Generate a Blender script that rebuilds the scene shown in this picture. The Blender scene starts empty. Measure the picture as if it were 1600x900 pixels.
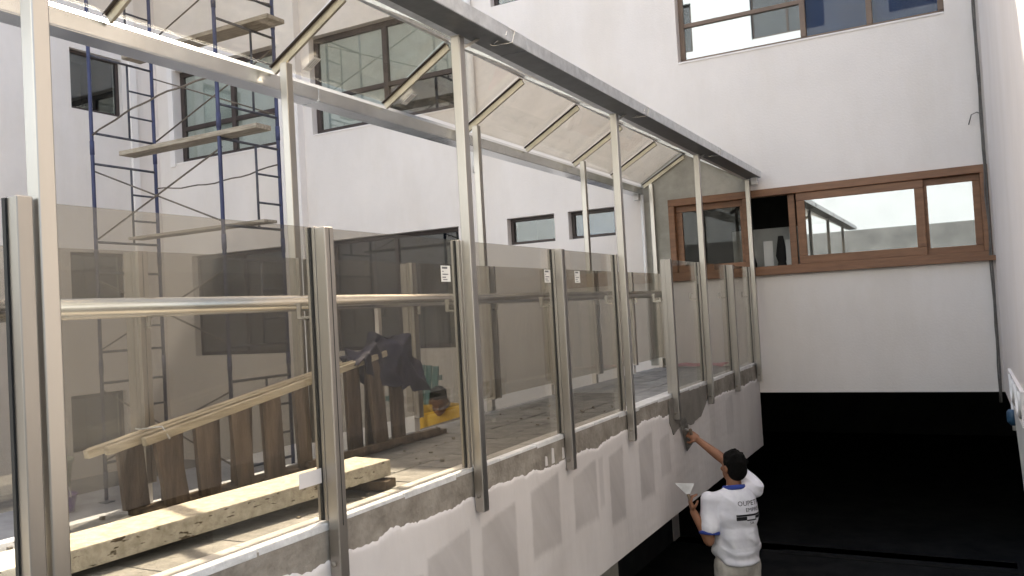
import bpy, bmesh, math, random
from mathutils import Vector, Matrix, Euler, noise
random.seed(7)
R = math.radians
scene = bpy.context.scene
col = scene.collection

# ------------------------------------------------------------------ camera
FPX = 1310.1
cam_d = bpy.data.cameras.new('camera'); cam = bpy.data.objects.new('camera', cam_d); col.objects.link(cam)
cr = Vector((0.87928585, 0.47310602, -0.05501898)); cu = Vector((0.06158425, 0.00161553, 0.99810058)); cf = Vector((-0.47229628, 0.88100402, 0.02771537))
M3 = Matrix((cr, cu, -cf)).transposed()
cam.matrix_world = M3.to_4x4()
cam_d.sensor_width = 36.0; cam_d.lens = 36.0 * FPX / 1600.0
cam_d.clip_start = 0.05; cam_d.clip_end = 500
scene.camera = cam

# ------------------------------------------------------------------ world, sun, exposure
SUN_EL = 55.0; SUN_AZ = -22.0          # azimuth measured from +Y, negative = towards -X
world = bpy.data.worlds.new('World'); scene.world = world; world.use_nodes = True
nt = world.node_tree; nt.nodes.clear()
wo = nt.nodes.new('ShaderNodeOutputWorld'); bg = nt.nodes.new('ShaderNodeBackground'); sky = nt.nodes.new('ShaderNodeTexSky')
sky.sky_type = 'NISHITA'; sky.sun_disc = False; sky.sun_elevation = R(SUN_EL); sky.sun_rotation = R(SUN_AZ)
sky.air_density = 1.0; sky.dust_density = 4.0; sky.ozone_density = 0.6
bg.inputs[1].default_value = 0.15
nt.links.new(sky.outputs[0], bg.inputs[0]); nt.links.new(bg.outputs[0], wo.inputs[0])
sun_d = bpy.data.lights.new('sun', 'SUN'); sun = bpy.data.objects.new('sun', sun_d); col.objects.link(sun)
sun_d.energy = 4.2; sun_d.angle = R(0.5); sun_d.color = (1.0, 0.965, 0.91)
sdir = Vector((math.sin(R(SUN_AZ)) * math.cos(R(SUN_EL)), math.cos(R(SUN_AZ)) * math.cos(R(SUN_EL)), math.sin(R(SUN_EL))))
sun.rotation_euler = sdir.to_track_quat('Z', 'Y').to_euler()
vs = scene.view_settings
vs.view_transform = 'Standard'; vs.look = 'None'; vs.gamma = 1.0; vs.use_curve_mapping = False
vs.exposure = 1.92
vs.use_white_balance = True; vs.white_balance_temperature = 7150; vs.white_balance_tint = 9
scene.cycles.max_bounces = 14; scene.cycles.transparent_max_bounces = 24
scene.cycles.diffuse_bounces = 6; scene.cycles.caustics_reflective = False; scene.cycles.caustics_refractive = False

# ------------------------------------------------------------------ materials
def nmat(name):
    m = bpy.data.materials.new(name); m.use_nodes = True
    t = m.node_tree; b = t.nodes['Principled BSDF']
    return m, t, b
def mat(name, c, rough=0.7, metal=0.0, var=0.06, scale=4.0, bump=0.0, bscale=60.0, c2=None, stretch=None, detail=6.0, rvar=0.0, spec=None, edge=(0.35, 0.65)):
    """colour with two octaves of noise between c and c2 (or +-var), optional bump"""
    m, t, b = nmat(name)
    L = t.links.new
    tc = t.nodes.new('ShaderNodeTexCoord'); mp = t.nodes.new('ShaderNodeMapping'); L(tc.outputs['Object'], mp.inputs[0])
    if stretch: mp.inputs['Scale'].default_value = stretch
    oi = t.nodes.new('ShaderNodeObjectInfo')
    ad = t.nodes.new('ShaderNodeVectorMath'); ad.operation = 'ADD'
    ml = t.nodes.new('ShaderNodeMath'); ml.operation = 'MULTIPLY'; ml.inputs[1].default_value = 37.0
    L(oi.outputs['Random'], ml.inputs[0]); L(mp.outputs[0], ad.inputs[0]); L(ml.outputs[0], ad.inputs[1])
    n = t.nodes.new('ShaderNodeTexNoise'); n.inputs['Scale'].default_value = scale; n.inputs['Detail'].default_value = detail; n.inputs['Roughness'].default_value = 0.65
    L(ad.outputs[0], n.inputs['Vector'])
    r = t.nodes.new('ShaderNodeValToRGB'); L(n.outputs['Fac'], r.inputs[0])
    a = tuple(max(0, x * (1 - var)) for x in c[:3]); d = tuple(min(1, x * (1 + var)) for x in c[:3])
    if c2: a, d = c[:3], c2[:3]
    r.color_ramp.elements[0].position = edge[0]; r.color_ramp.elements[1].position = edge[1]
    r.color_ramp.elements[0].color = (*a, 1); r.color_ramp.elements[1].color = (*d, 1)
    L(r.outputs[0], b.inputs['Base Color'])
    b.inputs['Roughness'].default_value = rough; b.inputs['Metallic'].default_value = metal
    if spec is not None: b.inputs['Specular IOR Level'].default_value = spec
    if rvar:
        mr = t.nodes.new('ShaderNodeMapRange'); mr.inputs['To Min'].default_value = rough - rvar; mr.inputs['To Max'].default_value = rough + rvar
        L(n.outputs['Fac'], mr.inputs[0]); L(mr.outputs[0], b.inputs['Roughness'])
    if bump:
        n2 = t.nodes.new('ShaderNodeTexNoise'); n2.inputs['Scale'].default_value = bscale; n2.inputs['Detail'].default_value = 8
        L(ad.outputs[0], n2.inputs['Vector'])
        bp = t.nodes.new('ShaderNodeBump'); bp.inputs['Strength'].default_value = bump; bp.inputs['Distance'].default_value = 0.01
        L(n2.outputs['Fac'], bp.inputs['Height']); L(bp.outputs[0], b.inputs['Normal'])
    return m
def glass(name, tint, f0=0.04, dust=0.03, dcol=(0.6, 0.56, 0.5), dscale=3.0, streak=(1, 1, 1), rough=0.01):
    """thin architectural pane: tinted straight-through transmission + mirror reflection + a film of dust"""
    m = bpy.data.materials.new(name); m.use_nodes = True
    t = m.node_tree; t.nodes.clear(); L = t.links.new
    out = t.nodes.new('ShaderNodeOutputMaterial'); tr = t.nodes.new('ShaderNodeBsdfTransparent'); gl = t.nodes.new('ShaderNodeBsdfGlossy'); df = t.nodes.new('ShaderNodeBsdfDiffuse')
    tr.inputs[0].default_value = (*tint, 1); gl.inputs['Roughness'].default_value = rough; gl.inputs[0].default_value = (0.95, 0.97, 0.97, 1); df.inputs[0].default_value = (*dcol, 1)
    ge = t.nodes.new('ShaderNodeNewGeometry')
    dp = t.nodes.new('ShaderNodeVectorMath'); dp.operation = 'DOT_PRODUCT'; L(ge.outputs['Normal'], dp.inputs[0]); L(ge.outputs['Incoming'], dp.inputs[1])
    def mth(op, a, b=None):
        n = t.nodes.new('ShaderNodeMath'); n.operation = op
        for i, v in enumerate((a, b)):
            if v is None: continue
            if isinstance(v, (int, float)): n.inputs[i].default_value = v
            else: L(v, n.inputs[i])
        return n.outputs[0]
    c = mth('ABSOLUTE', dp.outputs['Value']); k = mth('POWER', mth('SUBTRACT', 1.0, c), 5.0)
    F = mth('ADD', mth('MULTIPLY', k, (1 - f0) * 0.85), f0)
    tc = t.nodes.new('ShaderNodeTexCoord'); mp = t.nodes.new('ShaderNodeMapping'); mp.inputs['Scale'].default_value = streak; L(tc.outputs['Object'], mp.inputs[0])
    n = t.nodes.new('ShaderNodeTexNoise'); n.inputs['Scale'].default_value = dscale; n.inputs['Detail'].default_value = 9; n.inputs['Roughness'].default_value = 0.7; L(mp.outputs[0], n.inputs['Vector'])
    mr = t.nodes.new('ShaderNodeMapRange'); mr.inputs['From Min'].default_value = 0.42; mr.inputs['From Max'].default_value = 0.78; mr.inputs['To Min'].default_value = dust * 0.25; mr.inputs['To Max'].default_value = dust * 3.0
    L(n.outputs['Fac'], mr.inputs[0])
    m1 = t.nodes.new('ShaderNodeMixShader'); m2 = t.nodes.new('ShaderNodeMixShader')
    L(mr.outputs[0], m1.inputs[0]); L(tr.outputs[0], m1.inputs[1]); L(df.outputs[0], m1.inputs[2])
    L(F, m2.inputs[0]); L(m1.outputs[0], m2.inputs[1]); L(gl.outputs[0], m2.inputs[2]); L(m2.outputs[0], out.inputs[0])
    return m
PL = mat('plaster_white', (0.75, 0.70, 0.66), 0.9, var=0.035, scale=0.9, bump=0.25, bscale=45)
def streaks(m, sc=(1.6, 1.6, 0.12), lo=0.90, n_scale=2.5):
    t = m.node_tree; L = t.links.new; b = t.nodes['Principled BSDF']; src = b.inputs['Base Color'].links[0].from_socket
    tc = t.nodes.new('ShaderNodeTexCoord'); mp = t.nodes.new('ShaderNodeMapping'); mp.inputs['Scale'].default_value = sc; L(tc.outputs['Object'], mp.inputs[0])
    n = t.nodes.new('ShaderNodeTexNoise'); n.inputs['Scale'].default_value = n_scale; n.inputs['Detail'].default_value = 8; n.inputs['Roughness'].default_value = 0.7; L(mp.outputs[0], n.inputs['Vector'])
    r = t.nodes.new('ShaderNodeValToRGB'); r.color_ramp.elements[0].position = 0.36; r.color_ramp.elements[1].position = 0.56
    r.color_ramp.elements[0].color = (lo, lo * 0.99, lo * 0.97, 1); r.color_ramp.elements[1].color = (1, 1, 1, 1); L(n.outputs['Fac'], r.inputs[0])
    mx = t.nodes.new('ShaderNodeMixRGB'); mx.blend_type = 'MULTIPLY'; mx.inputs[0].default_value = 1; L(src, mx.inputs[1]); L(r.outputs[0], mx.inputs[2]); L(mx.outputs[0], b.inputs['Base Color'])
    return m
streaks(PL, (0.8, 0.8, 0.22), 0.955, 1.6)
OPW = mat('cool_white_render', (0.60, 0.665, 0.72), 0.9, var=0.04, scale=1.0)
PL2 = mat('plaster_trim', (0.78, 0.74, 0.71), 0.9, var=0.03, scale=2.0, bump=0.15)
FAS = mat('fascia_plaster', (0.66, 0.62, 0.60), 0.88, c2=(0.78, 0.74, 0.72), scale=1.6, stretch=(1, 0.9, 0.35), bump=0.3, bscale=30)
PATCH = mat('skim_patch', (0.56, 0.525, 0.51), 0.92, c2=(0.65, 0.615, 0.595), scale=3, bump=0.2)
CEM = mat('raw_cement', (0.20, 0.175, 0.145), 0.9, c2=(0.36, 0.325, 0.28), scale=6, bump=0.6, bscale=40)
MORT = mat('fresh_mortar', (0.17, 0.155, 0.135), 0.8, c2=(0.23, 0.21, 0.185), scale=5, bump=0.3)
CONC = mat('bare_concrete', (0.27, 0.26, 0.22), 0.85, c2=(0.42, 0.40, 0.35), scale=2.2, bump=0.35, bscale=20)
CURB = mat('curb_tile', (0.60, 0.60, 0.59), 0.35, c2=(0.84, 0.84, 0.83), scale=9, bump=0.5, bscale=50, rvar=0.12)
PAVE = mat('paver', (0.19, 0.193, 0.193), 0.75, c2=(0.36, 0.362, 0.36), scale=7, bump=0.7, bscale=45, rvar=0.15)
GROUT = mat('grout', (0.16, 0.15, 0.13), 0.95, var=0.2, scale=20)
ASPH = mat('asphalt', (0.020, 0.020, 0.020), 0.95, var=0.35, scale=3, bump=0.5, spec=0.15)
DARKW = mat('garage_wall', (0.05, 0.05, 0.05), 0.95, var=0.2, scale=2, spec=0.1)  # near black: the shade of the void is put into the colour
FLOOR = mat('courtyard_paving', (0.20, 0.19, 0.185), 0.85, c2=(0.32, 0.31, 0.30), scale=1.5, bump=0.4)
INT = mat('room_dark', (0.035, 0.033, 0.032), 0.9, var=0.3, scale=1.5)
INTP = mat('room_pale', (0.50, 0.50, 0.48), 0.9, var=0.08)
STEEL = mat('stainless', (0.46, 0.435, 0.40), 0.34, 1.0, var=0.06, scale=5, stretch=(1, 1, 0.15), rvar=0.08)
STEELB = mat('stainless_polished', (0.62, 0.60, 0.56), 0.16, 1.0, var=0.05, scale=4, rvar=0.05)
CHAN = mat('channel_steel', (0.38, 0.355, 0.325), 0.42, 1.0, var=0.08, scale=6, stretch=(1, 1, 0.1), rvar=0.1)
RAFT = mat('rafter_steel', (0.42, 0.38, 0.30), 0.45, 0.8, var=0.12, scale=6)
GALV = mat('galvanised', (0.62, 0.635, 0.65), 0.36, 0.8, var=0.14, scale=14, rvar=0.1, bump=0.08, bscale=9)
GALV2 = mat('bright_galvanised', (0.70, 0.72, 0.74), 0.24, 1.0, var=0.07, scale=5, rvar=0.08, bump=0.03, bscale=6)
GALV_SHADE = mat('shaded_galvanised', (0.09, 0.095, 0.10), 0.45, 0.5, c2=(0.15, 0.155, 0.16), scale=12, rvar=0.1)  # gutter underside: shade and dark reflections put into the metal colour
RUB = mat('rubber', (0.012, 0.012, 0.012), 0.6)
WOODF = mat('window_timber', (0.165, 0.074, 0.034), 0.5, c2=(0.235, 0.112, 0.054), scale=3, stretch=(1, 1, 8))
DARKF = mat('window_dark_frame', (0.045, 0.032, 0.028), 0.5, var=0.2)
BROWNF = mat('window_brown_frame', (0.15, 0.10, 0.07), 0.5, var=0.15)
WOOD = mat('old_timber', (0.060, 0.042, 0.030), 0.88, c2=(0.21, 0.155, 0.11), scale=5, stretch=(3, 3, 0.5), bump=0.6, bscale=30)
WOODP = mat('pale_timber', (0.34, 0.28, 0.19), 0.85, c2=(0.64, 0.57, 0.44), scale=6, stretch=(6, 0.5, 6), bump=0.5, bscale=30)
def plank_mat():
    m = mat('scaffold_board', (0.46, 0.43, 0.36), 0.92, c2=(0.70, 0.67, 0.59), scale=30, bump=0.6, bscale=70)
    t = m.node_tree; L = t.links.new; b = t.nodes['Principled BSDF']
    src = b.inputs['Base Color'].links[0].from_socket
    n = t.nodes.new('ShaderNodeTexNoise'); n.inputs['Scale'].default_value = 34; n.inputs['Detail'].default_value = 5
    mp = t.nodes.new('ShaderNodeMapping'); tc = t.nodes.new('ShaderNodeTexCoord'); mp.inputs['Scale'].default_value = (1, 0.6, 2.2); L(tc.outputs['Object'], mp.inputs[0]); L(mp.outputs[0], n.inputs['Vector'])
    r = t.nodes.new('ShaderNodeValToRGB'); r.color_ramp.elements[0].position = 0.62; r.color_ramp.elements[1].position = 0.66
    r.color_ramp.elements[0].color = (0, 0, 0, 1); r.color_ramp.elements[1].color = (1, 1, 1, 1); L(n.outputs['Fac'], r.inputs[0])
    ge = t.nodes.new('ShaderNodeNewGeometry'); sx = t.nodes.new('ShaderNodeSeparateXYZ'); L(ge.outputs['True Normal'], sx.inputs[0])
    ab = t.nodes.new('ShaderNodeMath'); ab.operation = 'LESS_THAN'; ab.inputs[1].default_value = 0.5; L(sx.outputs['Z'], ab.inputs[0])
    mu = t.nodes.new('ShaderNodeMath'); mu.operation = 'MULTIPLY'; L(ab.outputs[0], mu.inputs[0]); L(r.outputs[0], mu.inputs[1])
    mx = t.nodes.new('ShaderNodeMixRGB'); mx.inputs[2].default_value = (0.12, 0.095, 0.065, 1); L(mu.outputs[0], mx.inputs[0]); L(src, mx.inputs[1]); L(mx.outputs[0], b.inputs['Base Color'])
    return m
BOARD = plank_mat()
OLDBOARD = mat('weathered_board', (0.22, 0.185, 0.14), 0.9, c2=(0.40, 0.35, 0.28), scale=8, stretch=(0.6, 5, 5), bump=0.5)
BLUEP = mat('scaffold_blue', (0.012, 0.018, 0.06), 0.55, c2=(0.04, 0.05, 0.12), scale=9, stretch=(1, 1, 0.4))
RUNG = mat('scaffold_rung', (0.03, 0.035, 0.055), 0.6, c2=(0.09, 0.09, 0.10), scale=9)
BRACE = mat('brace_rust', (0.14, 0.115, 0.09), 0.6, 0.3, var=0.3, scale=9)
NAVY = mat('navy_cloth', (0.007, 0.007, 0.017), 0.9, c2=(0.035, 0.034, 0.065), scale=8, bump=0.4)
SKIN = mat('skin', (0.23, 0.10, 0.052), 0.55, c2=(0.30, 0.14, 0.078), scale=12)
HAIR = mat('hair', (0.006, 0.0055, 0.005), 0.8, var=0.3, scale=60, bump=1.0, bscale=220, spec=0.1)
SHIRT = mat('white_shirt', (0.66, 0.66, 0.72), 0.9, c2=(0.78, 0.78, 0.82), scale=7, bump=0.35, bscale=14)
BLUET = mat('blue_trim', (0.03, 0.06, 0.30), 0.85, var=0.1)
YEL = mat('yellow_shirt', (0.62, 0.36, 0.03), 0.9, c2=(0.74, 0.46, 0.06), scale=7, bump=0.3, bscale=16)
DTRIM = mat('dark_trim', (0.05, 0.03, 0.03), 0.9)
PANTS = mat('khaki_trousers', (0.36, 0.33, 0.29), 0.92, c2=(0.58, 0.55, 0.50), scale=7, bump=0.4, bscale=14)
BLACK = mat('print_black', (0.015, 0.015, 0.02), 0.8)
PAPER = mat('paper', (0.80, 0.79, 0.76), 0.8, var=0.02)
GREYP = mat('print_grey', (0.16, 0.16, 0.17), 0.8)
TEAL = mat('teal_paint', (0.03, 0.14, 0.13), 0.6, c2=(0.07, 0.24, 0.21), scale=9, stretch=(3, 3, 1))
PAIL = mat('pail_plastic', (0.42, 0.45, 0.36), 0.5, var=0.12)
PURP = mat('purple_plastic', (0.10, 0.03, 0.22), 0.4, var=0.15)
PINK = mat('pink_sheet', (0.55, 0.10, 0.16), 0.6, var=0.1)
PVC = mat('white_pvc', (0.76, 0.75, 0.73), 0.4, var=0.03)
CABLE = mat('cable', (0.12, 0.11, 0.10), 0.7, var=0.3, scale=10)
BLIND = mat('roller_blind', (0.70, 0.73, 0.71), 0.9, var=0.03)
BLUEB = mat('blue_blind', (0.035, 0.085, 0.24), 0.9, var=0.1)
G_RAIL = glass('bronze_glass', (0.785, 0.762, 0.722), 0.05, 0.012, dscale=2.6, streak=(1, 1.8, 0.6))
G_ROOF = glass('roof_glass', (0.93, 0.90, 0.85), 0.03, 0.028, dscale=2.5)
G_WIN = glass('window_glass', (0.72, 0.76, 0.76), 0.09, 0.01)
G_MIR = glass('reflective_window_glass', (0.45, 0.50, 0.52), 0.30, 0.015)
G_CLR = glass('clear_window_glass', (0.8, 0.8, 0.78), 0.02, 0.01)
G_SIDE = glass('satin_window_glass', (0.84, 0.87, 0.85), 0.14, 0.03)

# ------------------------------------------------------------------ mesh helpers
class MB:
    def __init__(s): s.v = []; s.f = []; s.smooth = []
    def add(s, vs, fs, sm=False):
        o = len(s.v); s.v += [tuple(v) for v in vs]; s.f += [tuple(i + o for i in f) for f in fs]; s.smooth += [sm] * len(fs); return s
    def box(s, a, b):
        x0, x1 = sorted((a[0], b[0])); y0, y1 = sorted((a[1], b[1])); z0, z1 = sorted((a[2], b[2]))
        return s.add([(x0, y0, z0), (x1, y0, z0), (x1, y1, z0), (x0, y1, z0), (x0, y0, z1), (x1, y0, z1), (x1, y1, z1), (x0, y1, z1)],
                     [(0, 3, 2, 1), (4, 5, 6, 7), (0, 1, 5, 4), (1, 2, 6, 5), (2, 3, 7, 6), (3, 0, 4, 7)])
    def beam(s, p, q, w, h, up=(0, 0, 1)):
        p, q = Vector(p), Vector(q); d = (q - p).normalized(); u = Vector(up); x = d.cross(u)
        if x.length < 1e-4: x = d.cross(Vector((1, 0, 0)))
        x.normalize(); u = x.cross(d); vs = []
        for c in (p, q):
            for sx, sz in ((-1, -1), (1, -1), (1, 1), (-1, 1)): vs.append(c + x * sx * w / 2 + u * sz * h / 2)
        return s.add(vs, [(3, 2, 1, 0), (4, 5, 6, 7), (0, 1, 5, 4), (1, 2, 6, 5), (2, 3, 7, 6), (3, 0, 4, 7)])
    def tube(s, pts, r, n=10, caps=True, rads=None):
        pts = [Vector(p) for p in pts]; vs = []; fs = []; prev = None
        for i, p in enumerate(pts):
            a = pts[max(0, i - 1)]; b = pts[min(len(pts) - 1, i + 1)]; d = (b - a).normalized()
            if prev is None:
                x = d.cross(Vector((0, 0, 1)))
                if x.length < 1e-3: x = d.cross(Vector((1, 0, 0)))
            else: x = prev - d * prev.dot(d)
            x.normalize(); prev = x; y = d.cross(x); rr = rads[i] if rads else r
            for k in range(n):
                t = 2 * math.pi * k / n; vs.append(p + (x * math.cos(t) + y * math.sin(t)) * rr)
        for i in range(len(pts) - 1):
            for k in range(n): fs.append((i * n + k, i * n + (k + 1) % n, (i + 1) * n + (k + 1) % n, (i + 1) * n + k))
        if caps: fs += [tuple(range(n))[::-1], tuple((len(pts) - 1) * n + k for k in range(n))]
        return s.add(vs, fs, True)
    def ball(s, c, r, n=14, m=9, rot=None):
        c = Vector(c); r = r if hasattr(r, '__len__') else (r, r, r); vs = []; fs = []
        for i in range(m + 1):
            a = math.pi * i / m
            for k in range(n):
                t = 2 * math.pi * k / n; v = Vector((r[0] * math.sin(a) * math.cos(t), r[1] * math.sin(a) * math.sin(t), r[2] * math.cos(a)))
                if rot is not None: v = rot @ v
                vs.append(c + v)
        for i in range(m):
            for k in range(n): fs.append((i * n + k, (i + 1) * n + k, (i + 1) * n + (k + 1) % n, i * n + (k + 1) % n))
        return s.add(vs, fs, True)
    def prism(s, poly, off):
        """extrude a 3-D polygon by the vector off"""
        n = len(poly); off = Vector(off); vs = [Vector(p) for p in poly] + [Vector(p) + off for p in poly]
        return s.add(vs, [tuple(range(n))[::-1], tuple(range(n, 2 * n))] + [(i, (i + 1) % n, n + (i + 1) % n, n + i) for i in range(n)])
    def build(s, name, m, parent=None, bevel=0.0):
        me = bpy.data.meshes.new(name); me.from_pydata(s.v, [], s.f); me.materials.append(m)
        for p, k in zip(me.polygons, s.smooth): p.use_smooth = k
        bm = bmesh.new(); bm.from_mesh(me); bmesh.ops.recalc_face_normals(bm, faces=bm.faces)
        if bevel: bmesh.ops.bevel(bm, geom=[e for e in bm.edges if len(e.link_faces) == 2 and e.calc_face_angle(0) > 0.9], offset=bevel, segments=2, affect='EDGES', profile=0.5)
        bm.to_mesh(me); bm.free()
        o = bpy.data.objects.new(name, me); col.objects.link(o)
        if parent is not None: o.parent = parent
        return o
def tag(o, label=None, cat=None, group=None, kind=None):
    if label: o['label'] = label
    if cat: o['category'] = cat
    if group: o['group'] = group
    if kind: o['kind'] = kind
    return o
def empty(name, label, cat, group=None):
    o = bpy.data.objects.new(name, None); col.objects.link(o); o.empty_display_size = 0.1
    return tag(o, label, cat, group)
def inst(name, me, parent, loc, rot=(0, 0, 0), scale=(1, 1, 1)):
    o = bpy.data.objects.new(name, me); col.objects.link(o); o.parent = parent; o.location = loc; o.rotation_euler = rot; o.scale = scale
    return o
def box(name, a, b, m, parent=None, bevel=0.0): return MB().box(a, b).build(name, m, parent, bevel)

# ------------------------------------------------------------------ key dimensions (eye level is z = 0)
YW = 9.905; ZG = -2.90; ZC = -2.20; TOP = 9.0; ZD = -0.76
XN = -2.14; XF = -3.30; S = 2.1; Y0 = 1.4
XL = -12.08; XR = 0.32
# ------------------------------------------------------------------ ground
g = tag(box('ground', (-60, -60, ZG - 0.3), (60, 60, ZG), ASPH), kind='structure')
cf_ = tag(MB().box((XL, -7, ZC - 0.35), (XF - 0.02, YW, ZC)).build('courtyard_floor', FLOOR), kind='structure')

# ------------------------------------------------------------------ walls with openings
def wall_mesh(u0, u1, v0, v1, holes, place, depth):
    """front skin with rectangular holes and reveals; place(u, v, d) -> point, d = depth behind the face"""
    us = sorted(set([u0, u1] + [h[0] for h in holes] + [h[1] for h in holes])); vs_ = sorted(set([v0, v1] + [h[2] for h in holes] + [h[3] for h in holes]))
    mb = MB()
    for i in range(len(us) - 1):
        for j in range(len(vs_) - 1):
            cu_, cv_ = (us[i] + us[i + 1]) / 2, (vs_[j] + vs_[j + 1]) / 2
            if any(h[0] < cu_ < h[1] and h[2] < cv_ < h[3] for h in holes): continue
            for d in (0, depth):
                mb.add([place(us[i], vs_[j], d), place(us[i + 1], vs_[j], d), place(us[i + 1], vs_[j + 1], d), place(us[i], vs_[j + 1], d)], [(0, 1, 2, 3)])
    for h in holes:
        c = [(h[0], h[2]), (h[1], h[2]), (h[1], h[3]), (h[0], h[3])]
        for k in range(4):
            a, b = c[k], c[(k + 1) % 4]
            if a[0] == b[0] == u1: continue
            mb.add([place(*a, 0), place(*b, 0), place(*b, depth), place(*a, depth)], [(0, 1, 2, 3)])
    return mb
PB = lambda u, v, d: (u, YW + d, v)
PLW = lambda u, v, d: (XL - d, u, v)
PRW = lambda u, v, d: (XR + d, u, v)
bld = empty('white_building', 'white rendered building with timber windows closing the end of the courtyard', 'building')
H_E = (-3.09, 0.30, 0.28, 1.245); H_UP = (-2.86, 0.01, 2.89, 4.42); H_BIG = (-8.63, -5.98, 2.87, 4.38); H_S1 = (-5.33, -4.63, 0.885, 1.245); H_S2 = (-4.43, -3.79, 0.885, 1.245)
H_OP = (-8.42, -6.10, -0.46, 1.22); H_W2 = (-11.66, -9.34, 2.83, 4.42); H_W3 = (-11.4, -9.25, -0.46, 1.22); H_TOP = (-5.40, -4.7, 4.14, 5.1); H_GAR = (-3.27, XR, ZG, -1.095)
HB = [H_E, H_UP, H_BIG, H_S1, H_S2, H_OP, H_W2, H_W3, H_TOP, H_GAR]
wm = wall_mesh(XL - 0.3, XR, ZG, TOP, HB, PB, 0.24).build('wall', PL, bld)
MB().box((XL - 0.3, YW, TOP), (XR + 6, YW + 9, TOP + 0.2)).build('roof', CONC, bld)
MB().box((XL - 6, YW + 9, ZG), (XR + 6, YW + 9.2, TOP)).build('rear_wall', PL, bld)
for (xa, xb, zz) in ((H_UP[0], H_UP[1], H_UP[2]), (H_BIG[0], H_BIG[1], H_BIG[2]), (H_W2[0], H_W2[1], H_W2[2])):
    MB().box((xa + 0.003, YW - 0.012, zz - 0.02), (xb - 0.003, YW + 0.115, zz + 0.002)).build('sill', PL2, bld, 0.004)
# pilaster
box('pilaster', (-9.26, YW - 0.13, ZC), (-8.80, YW + 0.02, TOP - 0.01), PL2, bld)
# rooms behind the openings
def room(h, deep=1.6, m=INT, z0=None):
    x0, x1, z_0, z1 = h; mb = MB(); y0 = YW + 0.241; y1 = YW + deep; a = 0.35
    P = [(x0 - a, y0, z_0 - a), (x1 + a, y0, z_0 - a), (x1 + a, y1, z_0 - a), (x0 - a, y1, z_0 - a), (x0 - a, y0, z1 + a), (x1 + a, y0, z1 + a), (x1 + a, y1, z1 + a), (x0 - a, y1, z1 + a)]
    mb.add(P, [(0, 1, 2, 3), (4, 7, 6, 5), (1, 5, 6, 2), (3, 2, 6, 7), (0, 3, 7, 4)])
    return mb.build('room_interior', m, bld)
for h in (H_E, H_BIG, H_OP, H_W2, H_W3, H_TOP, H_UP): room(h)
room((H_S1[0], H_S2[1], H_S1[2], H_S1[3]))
# ---- windows of the back wall: frame + mullions + panes
def window(h, m, cols, rows=(), fw=0.06, inset=0.10, pane=G_WIN, dep=0.06, name='window', label=None, blind=None, place=PB, panes=None):
    """cols / rows: positions of mullions and transoms; every pane, mullion and transom is its own sub-part"""
    x0, x1, z0, z1 = h
    mb = MB()
    def bx(a0, a1, c0, c1, d0, d1):
        p = place(a0, c0, d0); q = place(a1, c1, d1); return (p, q)
    for a0, a1, c0, c1 in ((x0, x1, z1 - fw, z1), (x0, x1, z0, z0 + fw), (x0, x0 + fw, z0 + fw, z1 - fw), (x1 - fw, x1, z0 + fw, z1 - fw)):
        mb.box(*bx(a0 + 0.001, a1 - 0.001, c0 + 0.001, c1 - 0.001, inset, inset + dep))
    w = mb.build(name, m, bld, 0.004)
    if label: w['label'] = label
    xs = [x0 + fw] + list(cols) + [x1 - fw]
    for cpos in cols: MB().box(*bx(cpos - fw / 2, cpos + fw / 2, z0 + fw, z1 - fw, inset - 0.004, inset + dep - 0.004)).build('mullion', m, w, 0.003)
    for i in range(len(xs) - 1):
        a0 = xs[i] + (fw / 2 if i else 0); a1 = xs[i + 1] - (fw / 2 if i < len(xs) - 2 else 0)
        rr = rows[i] if rows and hasattr(rows[0], '__len__') else rows
        zs = [z0 + fw] + list(rr) + [z1 - fw]
        for rpos in rr: MB().box(*bx(a0, a1, rpos - fw * 0.4, rpos + fw * 0.4, inset, inset + dep)).build('transom', m, w, 0.003)
        for j in range(len(zs) - 1):
            c0 = zs[j] + (fw * 0.4 if j else 0); c1 = zs[j + 1] - (fw * 0.4 if j < len(zs) - 2 else 0)
            pm = pane if panes is None else panes.get((i, j), pane)
            if pm is None: continue
            MB().box(*bx(a0 - 0.004, a1 + 0.004, c0 - 0.004, c1 + 0.004, inset + 0.026, inset + 0.034)).build('pane', pm, w)
            if blind and (i, j) in blind:
                MB().box(*bx(a0, a1, c0, c1, inset + 0.055, inset + 0.062)).build('blind', blind[(i, j)], w)
    return w
window(H_BIG, DARKF, [-7.28], ([3.44], [3.44]), 0.085, 0.11, G_SIDE, blind={(0, 1): BLIND, (1, 1): BLIND, (0, 0): BLIND}, label='wide dark framed window above the canopy')
window(H_W2, DARKF, [-10.42], ([3.43], [3.43]), 0.09, 0.14, G_SIDE, blind={(0, 0): BLIND, (0, 1): BLIND, (1, 0): BLIND, (1, 1): BLIND}, label='wide dark framed window behind the scaffold')
window(H_S1, DARKF, [], (), 0.045, 0.10, G_WIN, label='small square-cornered dark window nearer the wide opening')
window(H_S2, DARKF, [], (), 0.045, 0.10, G_WIN, blind={(0, 0): BLUEB})
window(H_OP, DARKF, [-7.25], (), 0.06, 0.12, G_WIN)
window(H_W3, DARKF, [-10.3], (), 0.06, 0.12, G_WIN)
window(H_TOP, DARKF, [], (), 0.05, 0.1, G_WIN)
wu = window(H_UP, BROWNF, [-1.42, -0.72], ([3.36], [], []), 0.06, 0.12, G_MIR, panes={(1, 0): G_CLR, (2, 0): G_CLR}, blind={(0, 0): BLIND, (0, 1): BLIND, (1, 0): BLUEB, (2, 0): BLUEB}, label='wide brown framed upper window with pale and blue blinds')
# sills and jamb trims seen on the courtyard wall
for x0, x1, z in ((H_W2[0] - 0.12, H_W2[0] - 0.002, 0),):
    box('jamb_trim', (x0, YW - 0.03, H_W2[2] - 0.05), (x1, YW - 0.003, H_W2[3] + 0.1), PL2, bld)
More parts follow.
